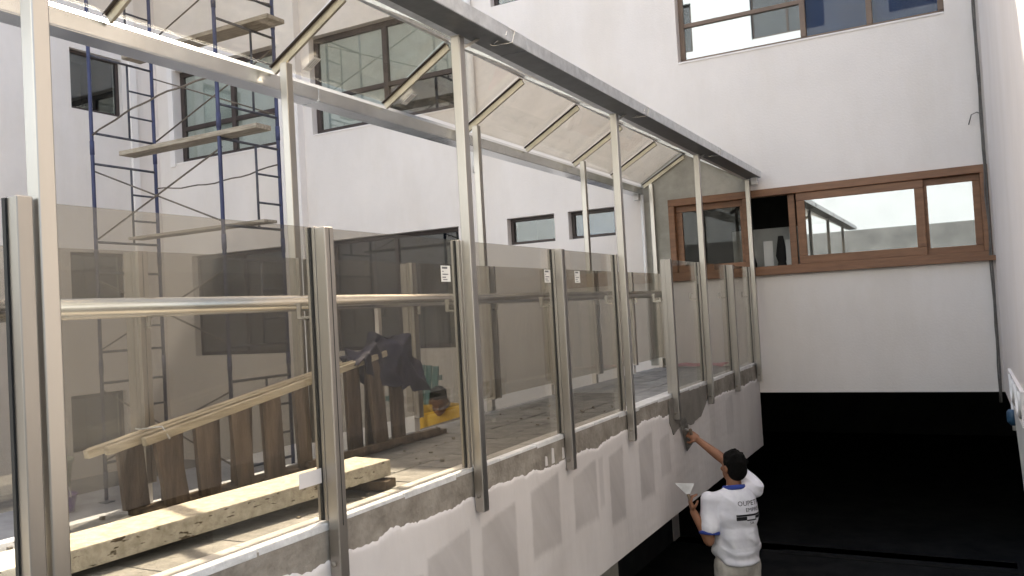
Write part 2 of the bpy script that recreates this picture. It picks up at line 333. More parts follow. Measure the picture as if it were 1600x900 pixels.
# ---- long timber window at the walkway's end
x0, x1, z0, z1 = H_E
mb = MB(); fw = 0.075
for a0, a1, c0, c1 in ((x0, x1, z1 - 0.085, z1), (x0, x1, z0, z0 + fw), (x0, x0 + fw, z0 + fw, z1 - 0.085), (x1 - fw, x1, z0 + fw, z1 - 0.085)):
    mb.box((a0, YW - 0.025, c0), (a1, YW + 0.10, c1))
ew = mb.build('window', WOODF, bld, 0.006); ew['label'] = 'long timber framed sliding window at the end of the walkway'
def sash(a0, a1, off, pane, fwid=0.075, nm='sash'):
    m_ = MB(); b0, b1 = z0 + fw, z1 - 0.085
    for p, q, c0, c1 in ((a0, a1, b1 - fwid, b1), (a0, a1, b0, b0 + fwid), (a0, a0 + fwid, b0 + fwid, b1 - fwid), (a1 - fwid, a1, b0 + fwid, b1 - fwid)):
        m_.box((p, YW + off, c0 + 0.001), (q, YW + off + 0.04, c1 - 0.001))
    s_ = m_.build(nm, WOODF, ew, 0.004)
    MB().box((a0 + fwid - 0.005, YW + off + 0.016, b0 + fwid - 0.005), (a1 - fwid + 0.005, YW + off + 0.024, b1 - fwid + 0.005)).build('pane', pane, ew)
    return s_
sash(-3.015, -2.17, 0.045, G_CLR); sash(-1.60, -0.30, 0.0, G_MIR, 0.09); sash(-0.34, 0.225, 0.046, G_MIR, 0.07)
box('mullion', (-2.20, YW - 0.015, z0 + fw), (-2.125, YW + 0.09, z1 - 0.085), WOODF, ew, 0.004)
box('sash_stile', (-1.70, YW + 0.05, z0 + fw), (-1.625, YW + 0.09, z1 - 0.085), WOODF, ew, 0.004)
box('sill', (x0 - 0.02, YW - 0.06, z0 - 0.03), (x1 + 0.02, YW - 0.026, z0 + 0.022), WOODF, ew, 0.004)
# things inside the open light
cab = empty('interior_partition', 'pale partition with small windows painted bright inside the open sliding window', 'partition')
box('panel', (-2.55, YW + 0.9, 0.0), (-1.2, YW + 0.95, 0.86), INTP, cab)
MB().tube([(-2.28, YW + 0.7, -0.05), (-2.28, YW + 0.7, 0.42), (-2.28, YW + 0.7, 0.55), (-2.28, YW + 0.7, 0.72)], 0.05, 12, rads=[0.055, 0.06, 0.03, 0.02]).build('bottle', INT, cab)
MB().tube([(-1.92, YW + 0.5, -0.05), (-1.92, YW + 0.7, 0.3), (-1.92, YW + 0.7, 0.42), (-1.92, YW + 0.7, 0.5), (-1.92, YW + 0.7, 0.74)], 0.05, 12, rads=[0.07, 0.08, 0.045, 0.07, 0.03]).build('vase', INT, cab)
for xx in (-2.10, -1.84): box('painted_backlight', (xx, YW + 0.55, 0.36), (xx + 0.11, YW + 0.56, 0.68), PAPER, cab)  # small backlit windows, their brightness only white colour

# ---- bare concrete patch where the canopy meets the wall
ap = (-2.851, 1.845)
box('bare_patch_strip', (-3.42, YW - 0.012, ZD), (-3.092, YW - 0.001, 1.247), CONC, bld)
MB().prism([(-3.42, YW - 0.001, 1.247), (-2.14, YW - 0.001, 1.247), (-2.03, YW - 0.001, 1.41), (ap[0], YW - 0.001, ap[1]), (-3.42, YW - 0.001, 1.49)], (0, -0.011, 0)).build('bare_patch_gable', CONC, bld)

# ---- left wing and right wing
H_L1 = (8.30, 9.22, 3.56, 4.52); H_L2 = (8.18, 9.15, 0.50, 1.30); H_L3 = (8.10, 9.06, -1.80, -0.93)
wing = empty('left_wing', 'white rendered side wing behind the blue scaffold', 'building')
bld_keep = bld
wall_mesh(-1.0, YW - 0.001, ZG, TOP, [H_L1, H_L2, H_L3], PLW, 0.24).build('wall', PL, wing)
MB().box((XL - 8, -1.0, TOP), (XL, YW, TOP + 0.15)).build('roof', CONC, wing)
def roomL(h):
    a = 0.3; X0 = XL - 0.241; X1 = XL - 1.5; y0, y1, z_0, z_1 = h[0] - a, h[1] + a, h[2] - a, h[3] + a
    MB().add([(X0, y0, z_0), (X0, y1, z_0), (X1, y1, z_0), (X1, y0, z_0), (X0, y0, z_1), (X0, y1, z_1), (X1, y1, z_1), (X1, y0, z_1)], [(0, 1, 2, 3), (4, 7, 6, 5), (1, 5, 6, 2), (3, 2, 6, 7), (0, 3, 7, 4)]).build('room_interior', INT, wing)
bld = wing
for h in (H_L1, H_L2, H_L3): roomL(h); window(h, DARKF, [], (), 0.055, 0.08, G_WIN, place=PLW)
bld = bld_keep
box('pilaster', (XL, 9.34, ZC), (XL + 0.05, 9.46, TOP - 0.02), PL2, wing)
rw = empty('right_wall', 'plain white side wall at the right edge beside the cable', 'wall')
wall_mesh(1.6, YW - 0.002, -1.095, TOP, [], PRW, 0.25).build('render_coat', PL, rw)
MB().add([(XR, 1.6, -1.095), (XR + 0.25, 1.6, -1.095), (XR + 0.25, YW, -1.095), (XR, YW, -1.095)], [(0, 1, 2, 3)]).build('soffit', PL, rw)

# ---- garage
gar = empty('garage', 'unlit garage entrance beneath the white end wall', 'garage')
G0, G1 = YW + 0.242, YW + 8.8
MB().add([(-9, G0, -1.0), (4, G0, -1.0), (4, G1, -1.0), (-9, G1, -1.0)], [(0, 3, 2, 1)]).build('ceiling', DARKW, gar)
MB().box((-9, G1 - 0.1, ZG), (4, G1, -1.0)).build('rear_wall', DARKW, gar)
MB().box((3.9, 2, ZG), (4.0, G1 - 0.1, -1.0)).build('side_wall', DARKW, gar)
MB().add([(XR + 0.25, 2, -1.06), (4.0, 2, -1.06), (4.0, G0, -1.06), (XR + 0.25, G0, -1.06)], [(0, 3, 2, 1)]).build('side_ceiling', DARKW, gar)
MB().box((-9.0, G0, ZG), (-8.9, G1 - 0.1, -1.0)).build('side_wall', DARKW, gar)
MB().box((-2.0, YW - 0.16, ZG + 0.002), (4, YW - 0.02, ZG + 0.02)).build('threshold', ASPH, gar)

# ---- opposite building (only its mirror image and its bounced light reach the picture)
opp = empty('opposite_building', 'pale building mirrored in the reflective window panes', 'building')
HO = [(a, a + 2.2, z, z + 1.6) for z in (4.9, 8.2) for a in (-13.4, -9.5, -5.4, -1.4, 2.6)]
PO = lambda u, v, d: (u, -7.0 - d, v)
wall_mesh(-16, 9, 1.85, 12.0, HO, PO, 0.25).build('wall', OPW, opp)
box('block_wall', (-16, -7.3, ZG), (9, -6.98, 1.85), mat('grey_block', (0.13, 0.14, 0.145), 0.9, c2=(0.2, 0.21, 0.215), scale=1.5), opp)
bld = opp
for h in HO: window(h, DARKF, [(h[0] + h[1]) / 2], (), 0.07, 0.1, G_WIN, place=PO)
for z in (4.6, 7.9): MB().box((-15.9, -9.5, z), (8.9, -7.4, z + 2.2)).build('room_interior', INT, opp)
bld = bld_keep

# ------------------------------------------------------------------ walkway
wk = tag(bpy.data.objects.new('walkway', None), kind='structure'); col.objects.link(wk)
YA, YB = -1.0, YW - 0.003
MB().box((XF, YA, ZD - 0.22), (XN - 0.012, YB, ZD - 0.02)).build('slab', GROUT, wk)
# pavers
pw, pl = 0.255, 0.345; me_p = None
nx = 4; X0 = XF + 0.03
PWX = (XN - 0.115 - X0) / nx
pv = MB().box((0.003, 0.003, -0.02), (PWX - 0.003, pl - 0.003, 0)).build('paver', PAVE, wk, 0.003); me_p = pv.data
k = 0; yy = 0.6
while yy < YB - pl:
    for i in range(nx):
        loc = (X0 + i * PWX, yy - (pl / 2 if i % 2 else 0), ZD + random.uniform(-0.002, 0.002)); rt = (random.uniform(-.004, .004), random.uniform(-.004, .004), random.uniform(-.006, .006))
        if k == 0: pv.location = loc; pv.rotation_euler = rt
        else: inst('paver', me_p, wk, loc, rt)
        k += 1
    yy += pl
# curb tiles along the near edge
cl = 0.42; ct = MB().box((0, 0.0025, -0.03), (0.113, cl - 0.0025, 0)).build('curb_tile', CURB, wk, 0.004); yy = 0.4; k = 0
while yy < YB - cl:
    loc = (XN - 0.113, yy, ZD + 0.012 + random.uniform(-0.002, 0.002)); rt = (random.uniform(-.004, .004), random.uniform(-.015, .01), random.uniform(-.006, .006))
    if k == 0: ct.location = loc; ct.rotation_euler = rt
    else: inst('curb_tile', ct.data, wk, loc, rt)
    k += 1; yy += cl
inst('curb_tile', ct.data, wk, (XN - 0.113, yy, ZD + 0.012), scale=(1, (YB - yy) / cl, 1))
# fascia: raw cement behind, plaster sheet with a ragged upper edge in front
ZFB = -1.70
MB().box((XN - 0.13, YA, ZFB), (XN, YB, ZD - 0.004)).build('cement_core', CEM, wk)
def fbm(x, o=0.0):
    return noise.fractal(Vector((x, o, 0.37)), 0.6, 2.1, 6)
def edge_z(y):
    base = -0.885 - 0.022 * max(0, 3.2 - y) - 0.012 * max(0, y - 6.0)
    st = math.floor(y * 2.3 + 0.8 * fbm(y * 0.7, 5))
    return base + 0.030 * fbm(y * 0.9) + 0.022 * noise.noise(Vector((st * 1.7, 0, 2))) + 0.012 * fbm(y * 6, 3) + 0.007 * fbm(y * 40, 8)
patches = [(2.62, 3.02, -1.62, -1.16, .7), (3.05, 3.42, -1.48, -1.06, .9), (3.52, 3.88, -1.40, -1.04, 1.), (4.06, 4.42, -1.36, -0.99, .9), (4.62, 4.98, -1.34, -1.02, .8), (5.02, 5.10, -1.30, -0.98, .5), (5.20, 5.46, -1.46, -1.00, .9), (5.78, 6.08, -1.42, -1.00, .9), (6.25, 6.50, -1.36, -1.06, .7), (7.7, 7.9, -1.3, -1.0, .5), (8.3, 8.6, -1.35, -1.0, .5)]
def tone(y, z):
    t = 0.10 + 0.10 * fbm(y * 1.1 + 0.2 * z, 11) + 0.08 * max(0, fbm(y * 5.5, 14) ) * min(1, max(0, (-0.98 - z) * 6))
    dy = 0.007 * noise.noise(Vector((y * 5, z * 7, 1))) + 0.004 * noise.noise(Vector((y * 40, z * 40, 1)))
    for (a0, a1, c0, c1, k) in patches:
        if y < a0 - 0.1 or y > a1 + 0.1: continue
        d = min(y + dy - a0, a1 - y + dy, (c1 + 0.12 * (y - a0) - z + dy) , (z - c0) * 0.5 + dy)
        q = max(0.0, min(1.0, d / 0.022 + 0.5)); t = max(t, q * k * (0.75 + 0.2 * fbm(y * 4 + z * 3, 21)))
    return max(0.0, min(1.0, t))
ys = [0.4 + i * 0.012 for i in range(int((YB - 0.4) / 0.012) + 1)] + [YB]; NZ = 56
v = []; tn = []
for y in ys:
    z = edge_z(y)
    prof = [(0.001, z), (0.0055, z - 0.003)] + [(0.008 + 0.0015 * noise.noise(Vector((y * 5, k * 0.3, 6))), z - 0.02 - (z - 0.02 - ZFB + 0.004) * k / NZ) for k in range(NZ + 1)]
    for dx, zz in prof: v.append((XN + dx, y, zz)); tn.append(tone(y, zz))
nr = NZ + 3; f = []
for i in range(len(ys) - 1):
    for j in range(nr - 1): a = i * nr + j; f.append((a, a + 1, a + nr + 1, a + nr))
fo = MB().add(v, f, True).build('fascia_plaster', FAS, wk)
at = fo.data.attributes.new('tone', 'FLOAT', 'POINT'); at.data.foreach_set('value', tn)
def tone_mat(m):
    t = m.node_tree; L = t.links.new; b = t.nodes['Principled BSDF']; src = b.inputs['Base Color'].links[0].from_socket
    an = t.nodes.new('ShaderNodeAttribute'); an.attribute_name = 'tone'
    mx = t.nodes.new('ShaderNodeMixRGB'); mx.inputs[2].default_value = (0.43, 0.40, 0.385, 1); L(an.outputs['Fac'], mx.inputs[0]); L(src, mx.inputs[1]); L(mx.outputs[0], b.inputs['Base Color'])
tone_mat(FAS)
def ragged(poly, amp, step, seed):
    out = []
    for i in range(len(poly)):
        a, b = Vector(poly[i]), Vector(poly[(i + 1) % len(poly)]); n = max(1, int((b - a).length / step))
        for t in range(n):
            p = a.lerp(b, t / n); out.append((p.x + amp * fbm(p.y * 6 + p.x * 4, seed), p.y + amp * fbm(p.x * 6 - p.y * 5, seed + 9)))
    return out
def sheet(name, poly, m, d0, d1, seed, amp=0.012, step=0.015):
    pts = ragged(poly, amp, step, seed)
    return MB().prism([(XN + d0, y, z) for y, z in pts], (d1 - d0, 0, 0)).build(name, m, wk)
sheet('fresh_mortar', [(6.52, -0.775), (7.62, -0.775), (7.60, -0.93), (7.42, -1.02), (7.15, -1.06), (6.78, -1.03), (6.60, -1.08), (6.52, -0.96)], MORT, 0.0092, 0.016, 50)
for y0, dz in ((4.27, .05), (4.36, .08), (4.50, .06)):
    sheet('plaster_smear', [(y0, -0.885), (y0 + 0.035, -0.885), (y0 + 0.028, -0.885 + dz), (y0 + 0.006, -0.885 + dz * 1.1)], FAS, 0.0012, 0.004, y0, 0.006, 0.008)
# underside and support
MB().box((XF, YA, ZFB + 0.02), (XF + 0.12, YB, ZD - 0.221)).build('far_beam', CONC, wk)
MB().box((XN - 1.2, 3.2, ZG), (XN - 0.14, 5.62, ZFB + 0.3)).build('support_wall', CONC, wk)
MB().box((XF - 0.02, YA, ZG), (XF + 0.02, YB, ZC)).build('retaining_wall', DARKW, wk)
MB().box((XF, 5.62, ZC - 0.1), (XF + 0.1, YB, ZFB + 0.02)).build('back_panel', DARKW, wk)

# ------------------------------------------------------------------ canopy
can = empty('glass_canopy', 'gabled glass canopy on square steel posts over the walkway', 'canopy')
def post(x, y, z0_, z1_, m=STEEL, w=0.05, parent=can, name='post'):
    o = MB().box((x - w / 2, y - w / 2, z0_), (x + w / 2, y + w / 2, z1_)).build(name, m, parent, 0.004)
    return o
XPN = XN + 0.036; XPF = -3.277
RX, RZ = -2.851, 1.775; EN = (-2.09, 1.375); EF = (-3.401, 1.44)
tall_n = [Y0 + S * k for k in range(5)]; tall_n[0] = 1.352; tall_f = [3.564 - S + S * k for k in range(5)]
tall_f[-1] = 9.86
for y in tall_n:
    o = post(XPN, y, -0.955, 1.355)
    MB().box((XPN - 0.027, y - 0.027, 1.355), (XPN + 0.027, y + 0.027, 1.359)).build('post_cap', STEEL, o)
    MB().beam((XPN - 0.02, y + 0.03, 1.30), (XPN + 0.03, y + 0.16, 1.385), 0.012, 0.012).build('bracket_arm', STEEL, o)
    MB().tube([(XPN + 0.0, y - 0.032, -0.88), (XPN, y - 0.025, -0.88)], 0.009, 8).build('bolt', CEM, o)
for y in tall_f:
    o = post(XPF, y, -0.80, 1.465)
# rafters on both slopes
def rafter(p, q, nm='rafter'):
    o = MB().beam(p, q, 0.018, 0.045).build(nm, RAFT, can, 0.002)
    d = (Vector(q) - Vector(p)).normalized(); x = d.cross(Vector((0, 0, 1))).normalized() * 0.017; up = x.cross(d).normalized() * 0.026
    MB().beam(Vector(p) + up, Vector(q) + up, 0.052, 0.006).build('glazing_cap', DARKF, o)
ry = [3.577 + (S / 2) * k for k in range(-3, 7)]
for y in ry:
    rafter((RX, y, RZ - 0.03), (EF[0] + 0.02, y, EF[1]))
    MB().beam((RX + 0.02, y, RZ), (EN[0] - 0.05, y, EN[1] + 0.02), 0.014, 0.02).build('rafter', GALV, can)
MB().beam((RX, ry[0] - 0.4, RZ + 0.012), (RX, YW - 0.02, RZ + 0.012), 0.03, 0.02).build('ridge_beam', GALV, can)
edges = [ry[0] - 0.4] + ry + [YW - 0.015]
nF = Vector((EF[0] - RX, 0, EF[1] - RZ)).normalized(); nN = Vector((EN[0] - RX, 0, EN[1] - RZ)).normalized()
for i in range(len(edges) - 1):
    a, b = edges[i] + 0.012, edges[i + 1] - 0.012
    if b - a < 0.05: continue
    for E_, dn in ((EF, nF), (EN, nN)):
        h = 0.032
        p0 = (RX + dn.x * 0.01, RZ + dn.z * 0.01 + h); p1 = (E_[0] - dn.x * 0.004, E_[1] - dn.z * 0.004 + h)
        MB().prism([(p0[0], a, p0[1]), (p1[0], a, p1[1]), (p1[0], b, p1[1]), (p0[0], b, p0[1])], (0, 0, 0.009)).build('roof_pane', G_ROOF, can)
# far gutter (inner face, floor, outer face) and its bright lip
def gutter(pts, nm, th=0.006, y0=ry[0] - 0.4, y1=YW - 0.03, m=GALV, segs=5):
    g_ = None
    L_ = (y1 - y0) / segs
    for s_ in range(segs):
        mbx = MB(); ya, yb = y0 + s_ * L_ + 0.002, y0 + (s_ + 1) * L_ - 0.002
        dz = 0.0015 * (s_ % 2)
        vs = []
        for (x, z) in pts: vs += [(x, ya, z + dz), (x, yb, z + dz)]
        n = len(pts)
        for i in range(n - 1):
            (xa, za), (xb, zb) = pts[i], pts[i + 1]; d = Vector((xb - xa, 0, zb - za)).normalized(); nrm = Vector((-d.z, 0, d.x)) * th
            mbx.prism([(xa, ya, za + dz), (xb, ya, zb + dz), (xb, yb, zb + dz), (xa, yb, za + dz)], nrm)
        o = mbx.build(nm, m, can)
    return o
gutter([(-3.40, 1.428), (-3.40, 1.352), (-3.53, 1.352), (-3.53, 1.455)], 'far_gutter', m=GALV2)
gutter([(-2.118, 1.385), (-1.968, 1.385)], 'near_gutter_floor', th=-0.006, m=GALV_SHADE)
gutter([(-1.962, 1.378), (-1.962, 1.445), (-1.972, 1.448)], 'near_gutter_face', th=-0.006)
MB().prism([(-3.398, ry[0] - 0.4, 1.428), (-3.436, ry[0] - 0.4, 1.466), (-3.436, YW - 0.03, 1.466), (-3.398, YW - 0.03, 1.428)], (-0.003, 0, -0.003)).build('eave_flashing', STEELB, can)
MB().prism([(-2.118, ry[0] - 0.4, 1.386), (-2.175, ry[0] - 0.4, 1.388), (-2.175, YW - 0.03, 1.388), (-2.118, YW - 0.03, 1.386)], (0, 0, 0.006)).build('eave_flashing', GALV, can)
for y in (3.75, 5.85, 7.95, 2.3):     # wire straps round the near gutter
    MB().tube([(-2.10, y, 1.40), (-2.05, y + 0.02, 1.374), (-1.957, y + 0.05, 1.380), (-1.950, y + 0.07, 1.44), (-1.965, y + 0.02, 1.452), (-1.953, y - 0.02, 1.40), (-2.03, y - 0.01, 1.374)], 0.0035, 6).build('gutter_strap', STEELB, can)
for xx, zz in ((-2.03, 1.30), (-3.46, 1.275)):
    MB().box((xx - 0.035, YW - 0.11, zz), (xx + 0.035, YW - 0.04, zz + 0.082)).build('outlet', PVC, can, 0.004)
MB().tube([(-3.40, YW - 0.06, 1.34), (-3.40, YW - 0.06, -0.7)], 0.022, 10).build('downpipe', PVC, can)
# paper labels stuck on two roof panes
def roof_sticker(y, t):
    c = Vector((RX, y, RZ)).lerp(Vector((EF[0], y, EF[1])), t) + Vector((0, 0, 0.012)); d = nF
    a = d * 0.055; b = Vector((0, 0.028, 0))
    st = MB().prism([c - a - b, c + a - b, c + a + b, c - a + b], (0, 0, -0.0015)).build('sticker', PAPER, can)
    for j in (-0.5, 0.1, 0.6):
        q = c + b * j - Vector((0, 0, 0.0022))
        MB().prism([q - a * .8 - b * .08, q + a * .5 - b * .08, q + a * .5 + b * .08, q - a * .8 + b * .08], (0, 0, -0.0005)).build('print_line', GREYP, st)
roof_sticker(3.80, 0.80); roof_sticker(4.80, 0.82)

# ------------------------------------------------------------------ railings
short_n = [Y0 + S * (k + .5) for k in range(4)]
short_f = [tall_f[k] + S / 2 for k in range(4)]
ZT = 0.359
near_names = ['nearest the camera', 'second from the camera', 'third from the camera', 'fourth from the camera', None, 'just past the open gap', 'second past the open gap', 'last before the timber window']
def chan(x, y, parent, z0_=ZD + 0.02, z1_=ZT, m=CHAN, w=0.024, d=0.045):
    return MB().box((x - d / 2, y - w / 2, z0_), (x + d / 2, y + w / 2, z1_)).build('glazing_channel', m, parent, 0.002)
def sticker(x, y, z, parent):
    st = MB().box((x, y - 0.04, z - 0.033), (x + 0.001, y + 0.04, z + 0.043)).build('sticker', PAPER, parent)
    me = st.data; me.materials.append(GREYP); bm = bmesh.new(); bm.from_mesh(me)
    for (j, a, b, th) in ((0.033, -.032, .015, .005), (0.016, -.032, -.018, .002), (0.002, -.03, .02, .0025), (-0.012, -.032, .0, .0025), (-0.023, -.026, .012, .002)):
        f_ = bm.faces.new([bm.verts.new((x + 0.0016, y + p, z + j + q)) for p, q in ((a, -th), (b, -th), (b, th), (a, th))]); f_.material_index = 1
    bm.to_mesh(me); bm.free()
lines_n = []
for k in range(4): lines_n += [(tall_n[k], 'T'), (short_n[k], 'S')]
lines_n.append((tall_n[4], 'T'))
XGN = XN - 0.012
stick_y = {1: 3.349, 2: 4.455, 3: 4.891, 5: 7.68, 7: 9.0}
nrl = empty('glass_railing', 'bronze glass railing along the near edge of the walkway, above the plastered fascia', 'railing')
for y in short_n:
    tb_ = post(XPN, y, -0.955, ZT - 0.004, CHAN, 0.05, nrl, 'railing_post')
    MB().box((XPN + 0.0252, y - 0.002, ZD), (XPN + 0.0256, y + 0.002, ZT - 0.01)).build('seam', RUB, tb_)
    MB().tube([(XPN - 0.004, y - 0.034, -0.90), (XPN - 0.004, y - 0.0252, -0.90)], 0.010, 8).build('bolt', CEM, tb_)
for i in range(8):
    (ya, ta), (yb, tb) = lines_n[i], lines_n[i + 1]
    if near_names[i] is None: continue
    ga, gb = ya + (0.040 if ta == 'T' else 0.0135), yb - (0.040 if tb == 'T' else 0.0135)
    pn = MB().box((XGN - 0.004, ga - 0.01, ZD + 0.022), (XGN + 0.004, gb + 0.01, ZT)).build('glass_panel', G_RAIL, nrl)
    pn['label'] = 'bronze tinted glass panel of the near railing, ' + near_names[i]
    chan(XGN, ga, pn); chan(XGN, gb, pn)
    MB().box((XGN - 0.007, gb - 0.0155, ZD + 0.02), (XGN + 0.007, gb - 0.0122, ZT - 0.002)).build('gasket', RUB, pn)
    MB().box((XGN - 0.007, ga + 0.0122, ZD + 0.02), (XGN + 0.007, ga + 0.0155, ZT - 0.002)).build('gasket', RUB, pn)
    if i in stick_y: sticker(XGN + 0.0045, stick_y[i], 0.19, pn)
    if i == 0: MB().box((XGN + 0.0045, 2.30, -0.60), (XGN + 0.0055, 2.42, -0.545)).build('tape_patch', FAS, pn)
# extra short post hugging the nearest tall post
sp = post(XPN - 0.004, tall_n[0] - 0.058, -0.955, ZT + 0.004, CHAN, 0.045, nrl, 'railing_post')
MB().box((XPN - 0.034, tall_n[0] - 0.086, ZD), (XPN - 0.020, tall_n[0] - 0.081, ZT)).build('gasket', RUB, sp)
# far railing
far_l = []
for k in range(4): far_l += [tall_f[k], short_f[k]]
far_l.append(tall_f[4])
frl = empty('glass_railing', 'bronze glass railing along the far edge of the walkway, behind the handrail', 'railing')
for i in range(8):
    ya, yb = far_l[i], far_l[i + 1]
    ga, gb = ya + (0.0135 if i % 2 else 0.040), yb - (0.040 if i % 2 else 0.0135); XG = XPF + 0.05
    pn = MB().box((XG - 0.004, ga - 0.01, ZD + 0.11), (XG + 0.004, gb + 0.01, ZT)).build('glass_panel', G_RAIL, frl)
    chan(XG, ga, pn, ZD + 0.09); chan(XG, gb, pn, ZD + 0.09)
for i, y in enumerate(short_f):
    sp = post(XPF, y, -0.80, ZT - 0.004, CHAN, 0.05, frl, 'railing_post'); MB().box((XPF - 0.026, y - 0.03, -0.80), (XPF + 0.034, y + 0.03, -0.63)).build('foot_sleeve', PL2, sp)
# handrail
RAILS = mat('handrail_steel', (0.66, 0.635, 0.59), 0.27, 1.0, var=0.04, scale=4)
hr = empty('handrail', 'thick polished steel handrail pipe running along the far railing', 'handrail')
XH = -3.19; ZH = 0.107
MB().tube([(XH, 1.95 + 0.012, ZH), (XH, YW - 0.18, ZH)], 0.043, 28).build('pipe', RAILS, hr)
MB().tube([(XH, 0.2, ZH - 0.001), (XH, 1.95 - 0.012, ZH - 0.001)], 0.043, 28).build('pipe', RAILS, hr)
MB().tube([(XH, 1.90, ZH), (XH, 2.0, ZH)], 0.036, 20).build('joint_sleeve', CHAN, hr)
def bracket(x, y, sgn, parent, nm='bracket'):
    p = [(x, y, 0.02), (x + sgn * 0.07, y, 0.02), (x + sgn * 0.07, y, 0.075)]
    return MB().beam(p[0], p[1], 0.018, 0.008).beam((p[1][0], y, 0.016), p[2], 0.018, 0.008, (0, 1, 0)).beam((p[2][0] - sgn * 0.02, y, 0.073), (p[2][0] + 0.012 * sgn, y, 0.073), 0.03, 0.006).build(nm, STEELB, parent)
for y in tall_f[1:] + short_f: bracket(XPF + 0.025, min(y, YW - 0.25), 1, hr)
for y, t in lines_n: bracket(XN - 0.035, y, -1, nrl)

# ------------------------------------------------------------------ scaffold
scf = empty('scaffold', 'blue tubular scaffold standing against the left wing', 'scaffold')
XA, XB, YF, YR = -10.0, -7.66, 7.14, 8.12
lifts = [5.15, 3.70, 2.25, 0.80, -0.65]
for x in (XA, XB):
    for y in (YF, YR):
        p_ = MB().tube([(x, y, ZC + 0.03), (x, y, 6.6)], 0.024, 10).build('pole', BLUEP, scf)
        for zt in lifts: MB().tube([(x, y, zt - 1.33), (x, y, zt - 1.15)], 0.029, 10).build('coupler', BLUEP, p_)
        MB().box((x - 0.07, y - 0.07, ZC), (x + 0.07, y + 0.07, ZC + 0.012)).build('base_plate', RUNG, p_)
    for zt in lifts:
        MB().tube([(x, YF, zt), (x, YR, zt)], 0.017, 8).build('rung', RUNG, scf)
        MB().tube([(x, YF, zt - 1.04), (x, YR, zt - 1.04)], 0.017, 8).build('rung', RUNG, scf)
        ys_ = YR - 0.40
        MB().tube([(x, ys_, zt), (x, ys_, zt - 1.04)], 0.015, 8).build('stile', RUNG, scf)
        for dz in (0.36, 0.72): MB().tube([(x, ys_, zt - dz), (x, YR, zt - dz)], 0.014, 8).build('rung', RUNG, scf)
for zt in lifts:
    for y in ((YR,) if zt > 3 else (YF,)):
        MB().tube([(XA, y + .02, zt - 0.10), (XB, y + .02, zt - 1.0)], 0.011, 6).build('brace', BRACE, scf)
        MB().tube([(XA, y + .035, zt - 1.0), (XB, y + .035, zt - 0.10)], 0.011, 6).build('brace', BRACE, scf)
def rope(p, q, sag, r, m, nm, parent, n=14):
    p, q = Vector(p), Vector(q); pts = []
    for i in range(n + 1):
        t = i / n; c = p.lerp(q, t); c.z -= sag * 4 * t * (1 - t); c.z += 0.01 * math.sin(t * 23); pts.append(c)
    return MB().tube(pts, r, 6).build(nm, m, parent)
rope((XA, YF, 2.62), (XB, YF - .03, 2.98), -0.10, 0.012, BRACE, 'guard_rope', scf)
rope((XA + .02, YR, 2.02), (XB, YR - .03, 2.06), 0.08, 0.010, BRACE, 'guard_rope', scf)
def plank(lab, a, b, w=0.24, th=0.055):
    o = MB().beam(a, b, w, th).build('scaffold_plank', OLDBOARD, None, 0.006); tag(o, lab, 'plank', 'planks of the building work'); return o
plank('weathered plank across the middle level of the blue scaffold', (-9.42, 7.22, 2.300), (-7.02, 7.22, 2.300), 0.24, 0.06)
plank('plank across the top level of the blue scaffold, seen through the canopy', (-9.95, 7.75, 3.77), (-7.25, 7.75, 3.77), 0.30)
plank('lowest scaffold plank, level with the top edge of the railing glass', (-9.75, 7.55, 1.25), (-7.30, 7.55, 1.25), 0.22, 0.036)

# ------------------------------------------------------------------ things on the deck
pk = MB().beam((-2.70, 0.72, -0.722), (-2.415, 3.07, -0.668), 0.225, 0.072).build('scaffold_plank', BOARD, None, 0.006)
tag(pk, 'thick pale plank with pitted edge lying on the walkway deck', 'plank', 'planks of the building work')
wb = MB().beam((-2.50, 2.98, -0.735), (-2.28, 3.02, -0.735), 0.10, 0.04).build('wood_block', WOOD, None, 0.004); tag(wb, 'small timber block under the far end of the deck plank', 'block')
mbc = MB()
for i in range(90):
    x = random.uniform(XF + 0.1, XN - 0.14); y = random.uniform(1.6, 6.0); r_ = random.choice((0.004, 0.006, 0.009, 0.013)); zz = ZD + 0.003
    a_ = random.uniform(0, 6.28); p = [(x + r_ * random.uniform(.6, 1.3) * math.cos(a_ + k * 1.57), y + r_ * random.uniform(.6, 1.3) * math.sin(a_ + k * 1.57), zz - 0.002) for k in range(4)]
    mbc.prism(p, (random.uniform(-.002, .002), random.uniform(-.002, .002), r_ * random.uniform(.5, 1.1)))
tag(mbc.build('mortar_crumbs', CEM), 'grey mortar crumbs scattered over the deck', 'debris', kind='stuff')
tr = empty('timber_trestle', 'long slanted timber trestle with upright boards standing on the walkway', 'trestle')
T0, T1 = Vector((-3.02, 2.10, -0.475)), Vector((-3.02, 4.13, -0.185))
dv = (T1 - T0)
for j, (dx, ext0, ext1, dz) in enumerate(((-0.075, 0.02, -0.05, 0.0), (-0.035, 0.0, -0.06, 0.006), (0.005, 0.03, -0.05, 0.002), (0.045, 0.10, -0.09, -0.004))):
    a = T0 + dv * ext0 + Vector((dx, 0, dz)); b = T1 + dv * ext1 + Vector((dx, 0, dz + 0.004 * j))
    MB().beam(a, b, 0.031, 0.034).build('rail', WOODP, tr, 0.003)
